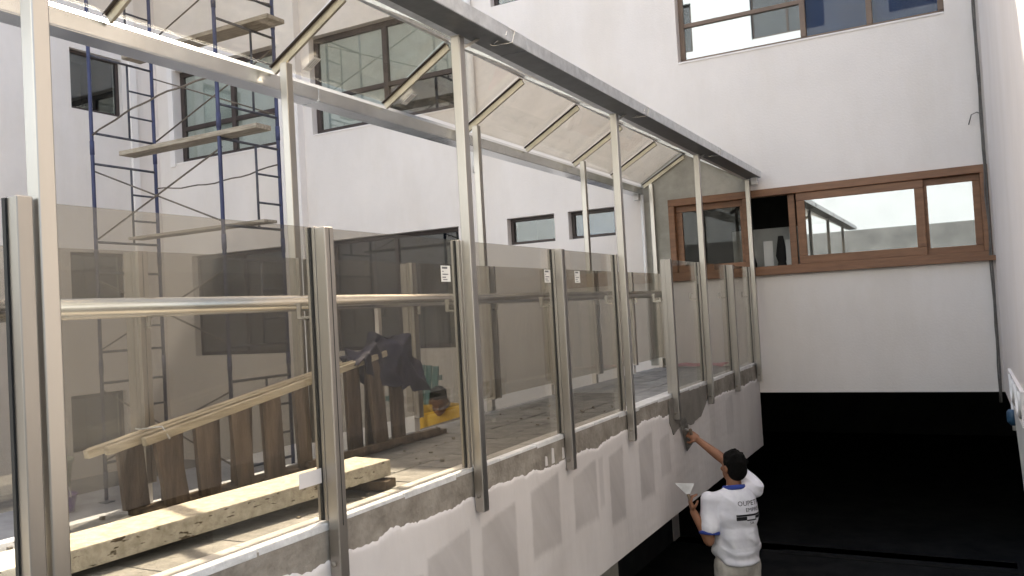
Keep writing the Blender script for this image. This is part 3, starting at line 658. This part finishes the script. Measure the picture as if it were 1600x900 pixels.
for i in range(9):
    t = 0.15 + i * 0.100
    c = T0 + dv * t
    zt_ = c.z - 0.02; w = random.uniform(0.085, 0.125)
    lean = random.uniform(0.0, 0.05)
    for s_, dy, x in (('n', 0.0, -2.985), ('f', -0.115 + random.uniform(-.01, .01), -3.055)):
        y = c.y + dy
        MB().prism([(x, y - w / 2, zt_ + 0.0), (x, y + w / 2, zt_ + 0.012), (x - 0.02 + (0.02 if s_ == 'n' else -0.01), y + w / 2 + lean, ZD + 0.03), (x - 0.02 + (0.02 if s_ == 'n' else -0.01), y - w / 2 + lean, ZD + 0.03)], (0.022, 0, 0)).build('upright_board', WOOD, tr, 0.002)
MB().beam((-3.03, 2.30, ZD + 0.018), (-3.03, 4.55, ZD + 0.018), 0.12, 0.028).build('bottom_rail', WOOD, tr, 0.003)
MB().beam((-2.93, 3.2, ZD + 0.05), (-2.90, 4.35, ZD + 0.055), 0.03, 0.03).build('bottom_rail', WOOD, tr, 0.003)
# wire tie on the low end
MB().tube([T0 + dv * 0.14 + Vector((-0.11, 0, 0.024)), T0 + dv * 0.12 + Vector((-0.03, 0, 0.034)), T0 + dv * 0.15 + Vector((0.03, 0, 0.03)), T0 + dv * 0.15 + Vector((0.075, 0, -0.02))], 0.004, 6).build('wire_tie', GALV, tr)
# jacket: a cloth sheet draped over the high end
def jacket():
    nx_, ny_ = 36, 44; vs = []; fs = []
    yc = 4.06
    for j in range(ny_ + 1):
        for i in range(nx_ + 1):
            s = (i / nx_ - 0.5); t = j / ny_
            y = 3.64 + t * 0.64
            ridge = (-0.185 - (T1.y - min(y, T1.y)) * dv.z / dv.y) + 0.046
            hump = 0.075 * math.exp(-((y - 3.98) / 0.17) ** 2)
            over = max(0, y - 4.16)
            width = 0.10 + 0.24 * (1 - math.exp(-((t) / 0.35) ** 2))
            a = s * 2 * width
            flat = 0.085
            if abs(a) < flat: x = a; drop = 0.3 * abs(a) * abs(a) / flat
            else:
                ex = abs(a) - flat; x = math.copysign(flat + 0.10 * ex, a); drop = 0.03 + ex * 0.92
            fold = 0.030 * (1 - 2 * abs(math.sin(7 * t + 5 * s + 0.8 * math.sin(6 * s)))) + 0.016 * (1 - 2 * abs(math.sin(13 * t - 7 * s))) + 0.025 * noise.noise(Vector((s * 9, t * 9, 1.3)))
            z = ridge + hump * (1 - min(1, abs(a) / 0.30)) - drop - over * 0.75 + fold * 0.7 - max(0, 0.04 - t) * 0.5
            z += 0.05 * max(0, abs(s) - 0.4) * 10 * noise.noise(Vector((0, t * 7, 2.2 + (s > 0))))
            z = max(z, ZD + 0.1)
            vs.append((-3.03 + x + fold * (1 if x > 0 else -1) * 0.9, y + 0.02 * math.sin(s * 14) * t, z))
    for j in range(ny_):
        for i in range(nx_):
            a = j * (nx_ + 1) + i; fs.append((a, a + 1, a + nx_ + 2, a + nx_ + 1))
    o = MB().add(vs, fs, True).build('jacket', NAVY)
    so = o.modifiers.new('thickness', 'SOLIDIFY'); so.thickness = 0.008
    sb = o.modifiers.new('smooth', 'SUBSURF'); sb.levels = 2; sb.render_levels = 2
    return tag(o, 'navy jacket draped over the high end of the timber trestle', 'jacket')
jacket()
pkg = MB(); vs = []; fs = []
for j in range(7):
    for i in range(9): vs.append((-3.0 + i * 0.075, 9.30 + j * 0.07, ZD + 0.012 + 0.018 * (1 + noise.noise(Vector((i * .7, j * .8, 4))))))
for j in range(6):
    for i in range(8): a = j * 9 + i; fs.append((a, a + 1, a + 10, a + 9))
o = pkg.add(vs, fs, True).build('plastic_sheet', PINK); so = o.modifiers.new('thickness', 'SOLIDIFY'); so.thickness = 0.004; tag(o, 'crumpled pink plastic sheet on the deck below the timber window', 'sheet')

# ------------------------------------------------------------------ courtyard things
def pail(loc, r, h, m, lab, nm='bucket'):
    e = empty(nm, lab, 'bucket'); e.location = loc
    prof = [(r * 0.8, 0.0), (r * 0.84, h * .4), (r * 0.95, h * 0.9), (r * 1.02, h * 0.93), (r * 1.02, h), (r * 0.93, h), (r * 0.80, 0.03)]
    n = 24; vs = []; fs = []
    for (rr, z) in prof:
        for k in range(n): vs.append((rr * math.cos(6.2832 * k / n), rr * math.sin(6.2832 * k / n), z))
    for i in range(len(prof) - 1):
        for k in range(n): fs.append((i * n + k, i * n + (k + 1) % n, (i + 1) * n + (k + 1) % n, (i + 1) * n + k))
    fs.append(tuple(range(n))[::-1]); fs.append(tuple((len(prof) - 1) * n + k for k in range(n)))
    MB().add(vs, fs, True).build('body', m, e)
    MB().tube([(r * 1.0 * math.cos(a), 0.02, h * 0.9 + r * 0.9 * math.sin(a)) for a in [math.pi * i / 12 for i in range(13)]], 0.006, 6).build('handle', GALV, e)
    return e
pail((-10.9, 6.95, ZC), 0.30, 0.55, PAIL, 'pale grey bucket on the courtyard floor by the left wing')
pail((-10.1, 6.55, ZC), 0.22, 0.22, PURP, 'low purple tub in front of the pale bucket', 'tub')
# teal slatted chair behind the yellow shirted worker
ch = empty('teal_chair', 'teal slatted wooden chair behind the yellow shirted worker', 'chair'); ch.location = (-5.80, 8.35, ZC)
for i in range(4): MB().beam((-0.16 + i * 0.1, 0.0, 0.72), (-0.14 + i * 0.1, 0.12, 1.62 - 0.01 * i), 0.082, 0.022, (0, 1, 0)).build('back_slat', TEAL, ch, 0.003)
for zz in (0.9, 1.45): MB().beam((-0.22, 0.03 + (zz - .72) * .13 + .02, zz), (0.22, 0.03 + (zz - .72) * .13 + .02, zz), 0.02, 0.06).build('back_rail', TEAL, ch, 0.002)
for i in range(4): MB().beam((-0.24, -0.42 + i * 0.12, 0.70), (0.24, -0.42 + i * 0.12, 0.70), 0.10, 0.022).build('seat_slat', TEAL, ch, 0.003)
for x in (-0.21, 0.21):
    for y in (-0.42, 0.0): MB().beam((x, y, 0), (x, y, 0.69), 0.045, 0.045).build('leg', TEAL, ch, 0.003)
MB().beam((-0.75, -0.1, 1.22), (-0.25, 0.0, 1.22), 0.03, 0.06).build('arm_board', TEAL, ch, 0.002)
# pale uprights and a sawhorse bar by the worker
for (x, y, z0_, z1_, lab) in ((-4.2, 5.5, ZC, 0.09, 'slim pale upright batten behind the navy jacket'), (-4.2, 6.78, ZC, 0.0, 'slim pale upright batten right of the yellow shirted worker')):
    o = MB().beam((x, y, z0_), (x, y, z1_), 0.04, 0.04).build('batten', PL2, None, 0.003); tag(o, lab, 'batten')
sb_ = MB().beam((-3.62, 4.4, -0.88), (-3.62, 6.1, -0.84), 0.05, 0.035).build('timber_bar', WOOD, None, 0.003); tag(sb_, 'grey timber bar resting in front of the yellow shirted worker', 'bar')
for y in (4.5, 6.0): MB().beam((-3.62, y, ZC), (-3.62, y, -0.89), 0.04, 0.04).build('leg', WOOD, sb_, 0.002)

# ------------------------------------------------------------------ right edge: cable, pipes, pillar
cb = empty('hanging_cable', 'dark bundle of cables hanging down the corner of the end wall', 'cable')
pts = []; pts2 = []
for i in range(60):
    z = TOP - 0.5 - i * (TOP + 0.5) / 59 if False else 6.5 - i * (7.7 / 59)
    pts.append((XR - 0.035 + 0.012 * noise.noise(Vector((0, 0, z * 2.1))), YW - 0.03 + 0.01 * noise.noise(Vector((3, 0, z * 2.3))), z)); pts2.append((XR - 0.05 + 0.016 * noise.noise(Vector((7, 0, z * 2.7))), YW - 0.035, z))
MB().tube(pts, 0.011, 6).build('strand', CABLE, cb); MB().tube(pts2, 0.008, 6).build('strand', CABLE, cb)
MB().tube([(XR - 0.04, YW - 0.03, 1.76), (XR - 0.08, YW - 0.05, 1.78), (XR - 0.13, YW - 0.06, 1.76), (XR - 0.16, YW - 0.06, 1.66)], 0.006, 6).build('loose_end', CABLE, cb)
bx_ = empty('pipe_box', 'open white meter box with bent pipes on the right wall', 'box')
mbx = MB(); q0, q1, c0, c1 = 6.55, 8.35, -0.97, -0.725
mbx.box((XR - 0.022, q0, c0), (XR - 0.001, q1, c0 + 0.015)).box((XR - 0.022, q0, c1 - 0.015), (XR - 0.001, q1, c1)).box((XR - 0.022, q1 - 0.04, c0 + 0.015), (XR - 0.001, q1, c1 - 0.015)).box((XR - 0.022, q0, c0 + 0.015), (XR - 0.001, q0 + 0.04, c1 - 0.015))
mbx.build('casing', PL2, bx_)
box('recess_shade_plate', (XR - 0.006, q0 + 0.04, c0 + 0.015), (XR - 0.0015, q1 - 0.04, c1 - 0.015), CEM, bx_)  # flat plate, its darker colour stands for the shade of a recess
for yc in (7.75, 6.95):
    MB().tube([(XR - 0.018, yc + 0.22, -0.74)] + [(XR - 0.018, yc + 0.22 * math.cos(a), -0.84 + 0.09 * math.sin(a)) for a in [-math.pi * i / 10 for i in range(11)]] + [(XR - 0.018, yc - 0.22, -0.74)], 0.017, 10).build('bent_pipe', PVC, bx_)
MB().tube([(XR - 0.012, 8.0, -0.97), (XR - 0.012, 8.0, -1.2)], 0.018, 10).build('drop_pipe', PVC, bx_)
vv = MB().tube([(XR - 0.02, 8.0, -1.03), (XR - 0.02, 8.0, -1.05), (XR - 0.02, 8.0, -1.13), (XR - 0.02, 8.0, -1.16)], 0.05, 14, rads=[0.03, 0.045, 0.045, 0.02]).build('water_valve', mat('valve_blue', (0.02, 0.07, 0.13), 0.5)); tag(vv, 'dark blue valve below the meter box at the right edge', 'valve')
pr_ = MB().prism([(XR - 0.014, 8.0, -0.985), (XR - 0.014, 7.35, -1.40), (XR - 0.014, 6.6, -1.95), (XR - 0.014, 5.6, -2.6), (XR - 0.014, 4.2, -2.6), (XR - 0.014, 4.2, -0.985)], (0.15, 0, 0)).build('side_panel', INTP, None, 0.006); tag(pr_, 'white sloping panel under the meter box at the right edge', 'panel')
dp_ = empty('white_downpipe', 'white downpipe on the wall seen through the canopy glass', 'pipe')
MB().tube([(-5.74, YW - 0.07, TOP - 0.3), (-5.74, YW - 0.07, 2.0), (-5.74, YW - 0.02, 1.94)], 0.055, 14).build('pipe', PVC, dp_)
for z in (2.4, 4.0, 5.6): MB().box((-5.81, YW - 0.09, z), (-5.67, YW - 0.005, z + 0.03)).build('clip', PVC, dp_)

# ------------------------------------------------------------------ people
def remesh(mb, name, m, parent=None, vox=0.008, smooth=6):
    me = bpy.data.meshes.new('t'); me.from_pydata(mb.v, [], mb.f); ob = bpy.data.objects.new('t', me); col.objects.link(ob)
    bm = bmesh.new(); bm.from_mesh(me); bmesh.ops.remove_doubles(bm, verts=bm.verts, dist=1e-5); bmesh.ops.recalc_face_normals(bm, faces=bm.faces); bm.to_mesh(me); bm.free()
    md = ob.modifiers.new('r', 'REMESH'); md.mode = 'VOXEL'; md.voxel_size = vox
    if smooth: sm = ob.modifiers.new('s', 'SMOOTH'); sm.factor = 0.5; sm.iterations = smooth
    dg = bpy.context.evaluated_depsgraph_get(); ev = ob.evaluated_get(dg); nm_ = bpy.data.meshes.new_from_object(ev)
    bpy.data.objects.remove(ob); bpy.data.meshes.remove(me)
    nm_.materials.clear(); nm_.materials.append(m); nm_.name = name
    for p in nm_.polygons: p.use_smooth = True
    o = bpy.data.objects.new(name, nm_); col.objects.link(o)
    if parent is not None: o.parent = parent
    return o
def limb(mb, pts, rads):
    for i in range(len(pts)): mb.ball(pts[i], rads[i], 12, 8)
    for i in range(len(pts) - 1): mb.tube([pts[i], pts[i + 1]], 0, 12, True, [rads[i], rads[i + 1]])
def hand(mb, wrist, dirn, palm_n, size=1.0, curl=0.5, thumb=1):
    """palm + four unequal bent fingers + thumb; dirn along the hand, palm_n out of the palm"""
    d = Vector(dirn).normalized(); n = Vector(palm_n); n = (n - d * n.dot(d)).normalized(); s = d.cross(n)
    w = Vector(wrist)
    rot = Matrix((s, d, n)).transposed()
    mb.ball(w + d * 0.045 * size, (0.042 * size, 0.052 * size, 0.017 * size), 12, 8, rot)
    for k, (off, ln) in enumerate(((-0.030, 0.070), (-0.010, 0.080), (0.010, 0.075), (0.029, 0.058))):
        p0 = w + d * 0.085 * size + s * off * size
        a1, a2 = curl * 0.9, curl * 2.0
        p1 = p0 + (d * math.cos(a1) + n * math.sin(a1)) * ln * 0.5 * size; p2 = p1 + (d * math.cos(a2) + n * math.sin(a2)) * ln * 0.55 * size
        limb(mb, [p0 - d * 0.02 * size, p0, p1, p2], [0.010 * size, 0.0095 * size, 0.0088 * size, 0.0075 * size])
    t0 = w + d * 0.03 * size - s * 0.034 * size * thumb; t1 = t0 + (d * 0.5 - s * 0.6 * thumb + n * 0.5).normalized() * 0.04 * size; t2 = t1 + (d * 0.8 + n * 0.6).normalized() * 0.032 * size
    limb(mb, [t0, t1, t2], [0.013 * size, 0.011 * size, 0.009 * size])
def head(mb, hair_mb, c, F, up, sc=1.0):
    """skull, jaw, nose, brow, lips, ears on the body mesh; cap of short hair on hair_mb"""
    F = Vector(F).normalized(); up = Vector(up); up = (up - F * up.dot(F)).normalized(); Lf = up.cross(F)
    rot = Matrix((Lf, F, up)).transposed(); c = Vector(c)
    P = lambda l, f_, u: c + (Lf * l + F * f_ + up * u) * sc
    mb.ball(P(0, -0.012, 0.025), (0.074 * sc, 0.094 * sc, 0.092 * sc), 18, 12, rot)
    mb.ball(P(0, 0.022, -0.045), (0.058 * sc, 0.066 * sc, 0.074 * sc), 16, 10, rot)
    mb.ball(P(0, 0.066, -0.092), (0.026 * sc, 0.02 * sc, 0.018 * sc), 10, 7, rot)
    limb(mb, [P(0, 0.082, 0.02), P(0, 0.104, -0.022)], [0.009 * sc, 0.013 * sc])
    mb.ball(P(0, 0.08, 0.03), (0.05 * sc, 0.014 * sc, 0.011 * sc), 10, 7, rot)
    mb.ball(P(0, 0.084, -0.055), (0.024 * sc, 0.01 * sc, 0.009 * sc), 10, 7, rot)
    for s_ in (-1, 1):
        mb.ball(P(s_ * 0.078, -0.012, -0.008), (0.011 * sc, 0.02 * sc, 0.032 * sc), 10, 8, rot)
        mb.ball(P(s_ * 0.040, 0.060, -0.022), (0.022 * sc, 0.02 * sc, 0.018 * sc), 10, 7, rot)
    hair_mb.ball(P(0, -0.024, 0.036), (0.080 * sc, 0.092 * sc, 0.090 * sc), 20, 14, rot)
    hair_mb.ball(P(0, -0.048, -0.012), (0.076 * sc, 0.066 * sc, 0.078 * sc), 18, 12, rot)
    hair_mb.ball(P(0, 0.022, 0.074), (0.062 * sc, 0.050 * sc, 0.040 * sc), 16, 10, rot)
    for k in range(40):
        a_ = random.uniform(0, 6.283); e_ = random.uniform(0.1, 1.35); q_ = P(0.076 * math.cos(a_) * math.cos(e_), -0.026 + 0.086 * math.sin(a_) * math.cos(e_), 0.040 + 0.084 * math.sin(e_))
        if (q_ - c).dot(F) < 0.05 * sc: hair_mb.ball(q_, random.uniform(0.010, 0.018) * sc, 8, 6)
    return P
def band(pts_c, r, m, name, parent, th=0.012, rr=None, axis=(0, 0, 1), n=28):
    """elastic trim: a torus ring of ellipse radii rr about axis"""
    ax = Vector(axis).normalized(); x = ax.cross(Vector((0, 1, 0.01))).normalized(); y = ax.cross(x); c = Vector(pts_c)
    ring = [c + x * (rr[0] * math.cos(2 * math.pi * k / n)) + y * (rr[1] * math.sin(2 * math.pi * k / n)) for k in range(n)]
    vs = []; fs = []; q = 8
    for k in range(n):
        rad = (ring[k] - c).normalized()
        for j in range(q):
            a = 2 * math.pi * j / q; vs.append(ring[k] + rad * th * 0.5 * math.cos(a) + ax * th * math.sin(a))
    for k in range(n):
        for j in range(q): fs.append((k * q + j, ((k + 1) % n) * q + j, ((k + 1) % n) * q + (j + 1) % q, k * q + (j + 1) % q))
    return MB().add(vs, fs, True).build(name, m, parent)

# plasterer in the white shirt
def plasterer():
    e = empty('person', 'person in a white shirt with blue collar plastering the walkway fascia', 'person')
    F = Vector((-0.60, 0.80, 0)).normalized(); Lf = Vector((-F.y, F.x, 0))
    hc = Vector((-1.635, 6.475, -1.285)); nk = Vector((-1.630, 6.455, -1.455)); ch_ = Vector((-1.635, 6.46, -1.64)); pe = Vector((-1.645, 6.47, -2.03))
    ls = Vector((-1.795, 6.345, -1.525)); rs = Vector((-1.505, 6.60, -1.47))
    le = Vector((-1.800, 6.285, -1.815)); lw = Vector((-1.905, 6.275, -1.600))
    rw_ = Vector((-1.985, 6.80, -1.145)); re = Vector((-1.765, 6.735, -1.285))
    up = (Vector((0, 0, 1)) + F * -0.10)
    b = MB(); hb = MB()
    P = head(b, hb, hc, Vector((-0.80, 0.60, 0.12)), up, 1.06)
    limb(b, [hc + Vector((0, 0, -0.07)), nk + Vector((0, 0, -0.03))], [0.056, 0.062])
    rotT = Matrix((Lf, F, Vector((0, 0, 1)))).transposed()
    b.ball(ch_, (0.16, 0.105, 0.18), 16, 10, rotT); b.ball(pe + Vector((0, 0, 0.13)), (0.145, 0.10, 0.17), 16, 10, rotT); b.ball(pe, (0.155, 0.115, 0.13), 16, 10, rotT)
    limb(b, [ls, le], [0.052, 0.041]); limb(b, [le, lw], [0.041, 0.028])
    limb(b, [rs, re], [0.052, 0.042]); limb(b, [re, re.lerp(rw_, 0.3), rw_], [0.041, 0.040, 0.027])
    hand(b, lw, (-0.25, 0.02, 0.9), (0.7, 0.5, 0.1), 0.98, 0.75, 1)
    hand(b, rw_, (rw_ - re) + Vector((-0.02, 0, 0.02)), (0.1, 0.5, -0.6), 0.98, 0.7, -1)
    hips = [pe + Lf * 0.09, pe - Lf * 0.09]
    for h in hips:
        k_ = h + Vector((0, 0, -0.43)) + F * 0.03; an = h + Vector((0, 0, -0.80)) - F * 0.02
        limb(b, [h, k_, an], [0.08, 0.055, 0.04]); limb(b, [an + Vector((0, 0, -0.025)), an + F * 0.15 + Vector((0, 0, -0.035))], [0.04, 0.032])
    body = remesh(b, 'body', SKIN, e, 0.007, 3)
    hair = remesh(hb, 'hair', HAIR, e, 0.008, 2)
    # cut the face side out of the hair by keeping only what lies outside the face: done with an offset head above
    s = MB()
    s.ball(ch_ + Vector((0, 0, 0.02)) - F * 0.005, (0.180, 0.130, 0.20), 18, 12, rotT); s.ball(ch_ + Vector((0, 0, -0.16)), (0.172, 0.128, 0.20), 18, 12, rotT); s.ball(pe + Vector((0, 0, 0.12)), (0.185, 0.138, 0.13), 18, 12, rotT)
    s.tube([pe + Vector((0, 0, 0.12)), pe + Vector((0, 0, 0.03))], 0, 20, True, [0.15, 0.155])
    limb(s, [nk + Vector((0, 0, -0.05)), ls + Vector((0.02, 0.02, 0.0))], [0.070, 0.062]); limb(s, [nk + Vector((0, 0, -0.05)), rs], [0.070, 0.064])
    limb(s, [ls, ls.lerp(le, 0.30)], [0.064, 0.064]); s.tube([ls.lerp(le, 0.25), ls.lerp(le, 0.80)], 0, 16, True, [0.064, 0.072])
    s.tube([rs, rs.lerp(re, 0.55)], 0, 16, True, [0.066, 0.070])
    shirt = remesh(s, 'shirt', SHIRT, e, 0.008, 5)
    # cloth folds pushed into the shirt
    for v, vn in zip(shirt.data.vertices, [v.normal.copy() for v in shirt.data.vertices]):
        p = v.co; k = 0.016 * noise.noise(Vector((p.x * 8, p.y * 8, p.z * 5))) + 0.010 * (1 - 2 * abs(noise.noise(Vector((p.x * 7 + p.z * 9, p.y * 7, p.z * 6))))) + 0.008 * math.sin(p.z * 34 + 12 * p.x + 4 * noise.noise(p * 6)) * max(0, min(1, (-1.65 - p.z) * 4))
        v.co = p + vn * k
    band(nk + Vector((0, 0, 0.016)) + F * 0.006, 0, BLUET, 'collar', shirt, 0.018, (0.080, 0.082), (F * 0.22 + Vector((0, 0, 1))))
    band(ls.lerp(le, 0.79), 0, BLUET, 'cuff', shirt, 0.014, (0.072, 0.072), (le - ls))
    band(rs.lerp(re, 0.54), 0, BLUET, 'cuff', shirt, 0.014, (0.070, 0.070), (re - rs))
    # trousers
    t = MB(); t.ball(pe, (0.172, 0.13, 0.13), 18, 12, rotT)
    for h in hips:
        k_ = h + Vector((0, 0, -0.43)) + F * 0.03; an = h + Vector((0, 0, -0.80)) - F * 0.02
        limb(t, [h, k_], [0.098, 0.078]); t.tube([k_, an], 0, 16, True, [0.078, 0.07])
    tr_ = remesh(t, 'trousers', PANTS, e, 0.010, 4)
    for v, vn in zip(tr_.data.vertices, [v.normal.copy() for v in tr_.data.vertices]):
        p = v.co; v.co = p + vn * (0.010 * noise.noise(Vector((p.x * 10, p.y * 10, p.z * 6))))
    for h in hips:
        an = h + Vector((0, 0, -0.80)) - F * 0.02; q = MB(); limb(q, [an + Vector((0, 0, -0.022)), an + F * 0.16 + Vector((0, 0, -0.03))], [0.05, 0.04]); remesh(q, 'shoe', DTRIM, e, 0.012, 2)
    # print on the back: lettering and a dark band, wrapped onto the shirt
    import mathutils
    bm = bmesh.new(); bm.from_mesh(shirt.data); bvh = mathutils.bvhtree.BVHTree.FromBMesh(bm)
    bk = -F; rgt = -Lf; o0 = ch_ + bk * 0.4 + Vector((0, 0, 0.03)) + rgt * 0.065
    def wrap(me):
        for v in me.vertices:
            x, y = v.co.x, v.co.y
            st = o0 + rgt * x + Vector((0, 0, y)); hit = bvh.ray_cast(st, -bk)
            if hit[0] is not None: v.co = hit[0] + hit[1] * 0.003
            else: v.co = st - bk * 0.3
    def text(s_, x, y, size):
        cu_ = bpy.data.curves.new('t', 'FONT'); cu_.body = s_; cu_.size = size; cu_.resolution_u = 2; cu_.align_x = 'CENTER'
        ob = bpy.data.objects.new('t', cu_); col.objects.link(ob); dg = bpy.context.evaluated_depsgraph_get(); me = bpy.data.meshes.new_from_object(ob.evaluated_get(dg)); bpy.data.objects.remove(ob)
        bm2 = bmesh.new(); bm2.from_mesh(me); bmesh.ops.triangulate(bm2, faces=bm2.faces); bm2.to_mesh(me); bm2.free()
        for v in me.vertices: v.co.x += x; v.co.y += y + 0.25 * 0
        wrap(me); me.materials.clear(); me.materials.append(BLACK); o = bpy.data.objects.new('lettering', me); col.objects.link(o); o.parent = shirt
    text('OUPETA', 0.0, 0.055, 0.050); text('EMPRE', 0.02, 0.010, 0.040); text('SA', 0.01, -0.085, 0.030)
    for (xa, xb, ya, yb) in ((-0.11, 0.115, -0.022, -0.008), (-0.11, -0.03, -0.052, -0.024), (0.04, 0.115, -0.046, -0.024), (-0.03, 0.05, -0.058, -0.048)):
        n = 12; vs = []; fs = []
        for i in range(n + 1): vs += [(xa + (xb - xa) * i / n, ya, 0), (xa + (xb - xa) * i / n, yb, 0)]
        for i in range(n): fs.append((2 * i, 2 * i + 2, 2 * i + 3, 2 * i + 1))
        me = bpy.data.meshes.new('print_band'); me.from_pydata(vs, [], fs); wrap(me); me.materials.append(BLACK); o = bpy.data.objects.new('print_band', me); col.objects.link(o); o.parent = shirt
    bm.free()
    # tools
    tw = empty('plastering_trowel', 'rectangular steel trowel pressed to the fascia by the worker', 'trowel')
    c = Vector((XN + 0.035, 6.86, -1.10)); ax = Vector((0.0, 0.52, -0.86)).normalized(); wd = Vector((0.25, 0.80, 0.5)); wd = (wd - ax * wd.dot(ax)).normalized(); nn = ax.cross(wd)
    a, b_ = ax * 0.15, wd * 0.05
    MB().prism([c - a - b_, c + a - b_, c + a + b_, c - a + b_], nn * 0.003).build('blade', mat('trowel_steel', (0.35, 0.33, 0.30), 0.5, 0.8, var=0.3, scale=20), tw)
    hd = rw_ + (rw_ - re).normalized() * 0.075
    MB().tube([hd - ax * 0.06, hd + ax * 0.06], 0.014, 10).build('handle', WOOD, tw); MB().beam(hd + ax * 0.05, c + ax * 0.03, 0.014, 0.014).build('shank', GALV, tw); MB().beam(hd - ax * 0.05, c - ax * 0.05, 0.014, 0.014).build('shank', GALV, tw)
    pk_ = empty('putty_knife', 'broad putty knife held upright in the plasterer lower hand', 'putty knife')
    h0 = lw + Vector((-0.02, 0.0, 0.085)); hx = Vector((0.75, 0.45, 0.0)).normalized(); u_ = Vector((-0.28, 0.0, 0.96)).normalized()
    MB().tube([h0 - u_ * 0.06, h0 + u_ * 0.05], 0.012, 10).build('handle', WOOD, pk_)
    MB().prism([h0 + u_ * 0.05 - hx * 0.015, h0 + u_ * 0.05 + hx * 0.015, h0 + u_ * 0.13 + hx * 0.075, h0 + u_ * 0.14 - hx * 0.075], hx.cross(u_) * 0.003).build('blade', GALV, pk_)
plasterer()

def yellow():
    e = empty('person', 'person in a yellow shirt looking down, beyond the far railing', 'person')
    F = Vector((0.50, -0.86, 0)).normalized(); Lf = Vector((-F.y, F.x, 0)); Z = Vector((0, 0, 1))
    hc = Vector((-4.325, 6.51, -0.795)); nk = Vector((-4.36, 6.61, -0.835)); ch_ = Vector((-4.37, 6.63, -1.01)); pe = Vector((-4.42, 6.70, -1.46))
    b = MB(); hb = MB()
    head(b, hb, hc, F + Z * -0.55, Z + F * 0.45, 1.04)
    limb(b, [hc + Vector((0, 0.02, -0.06)), nk + Z * -0.03], [0.055, 0.062])
    rot = Matrix((Lf, F, Z)).transposed()
    b.ball(ch_, (0.17, 0.10, 0.18), 16, 10, rot); b.ball(pe + Z * 0.12, (0.145, 0.10, 0.18), 16, 10, rot); b.ball(pe, (0.16, 0.12, 0.13), 16, 10, rot)
    arms = []
    for s_ in (1, -1):
        sh = nk + Lf * 0.185 * s_ + Z * -0.065; el = sh + Z * -0.27 + F * 0.08 + Lf * 0.03 * s_; wr = el + F * 0.22 + Z * -0.06 - Lf * 0.05 * s_
        limb(b, [sh, el], [0.05, 0.04]); limb(b, [el, wr], [0.04, 0.027]); hand(b, wr, F - Z * 0.3, -Z, 0.98, 0.5, s_); arms.append((sh, el))
        h = pe + Lf * 0.09 * s_; k_ = h + F * 0.16 + Z * -0.36; an = h + Z * -0.64 + F * 0.02
        limb(b, [h, k_, an], [0.08, 0.056, 0.042]); limb(b, [an + Z * -0.02, an + F * 0.15 + Z * -0.03], [0.04, 0.033])
    remesh(b, 'body', SKIN, e, 0.008, 3); remesh(hb, 'hair', HAIR, e, 0.008, 2)
    s = MB(); s.ball(ch_ + Z * 0.02, (0.195, 0.125, 0.19), 18, 12, rot); s.ball(pe + Z * 0.2, (0.185, 0.13, 0.2), 18, 12, rot); s.ball(pe + Z * 0.06, (0.185, 0.14, 0.12), 18, 12, rot)
    for sh, el in arms:
        limb(s, [nk + Z * -0.05, sh], [0.068, 0.070]); s.tube([sh, sh.lerp(el, 0.8)], 0, 16, True, [0.07, 0.076])
    shirt = remesh(s, 'shirt', YEL, e, 0.010, 5)
    band(nk + Z * 0.005 + F * 0.022, 0, DTRIM, 'collar', shirt, 0.012, (0.072, 0.085), Z + F * 0.55)
    t = MB(); t.ball(pe, (0.172, 0.13, 0.12), 18, 12, rot)
    for s_ in (1, -1):
        h = pe + Lf * 0.09 * s_; k_ = h + F * 0.16 + Z * -0.36; an = h + Z * -0.62 + F * 0.02; limb(t, [h, k_], [0.095, 0.078]); t.tube([k_, an], 0, 14, True, [0.078, 0.068])
    remesh(t, 'trousers', PANTS, e, 0.012, 4)
yellow()
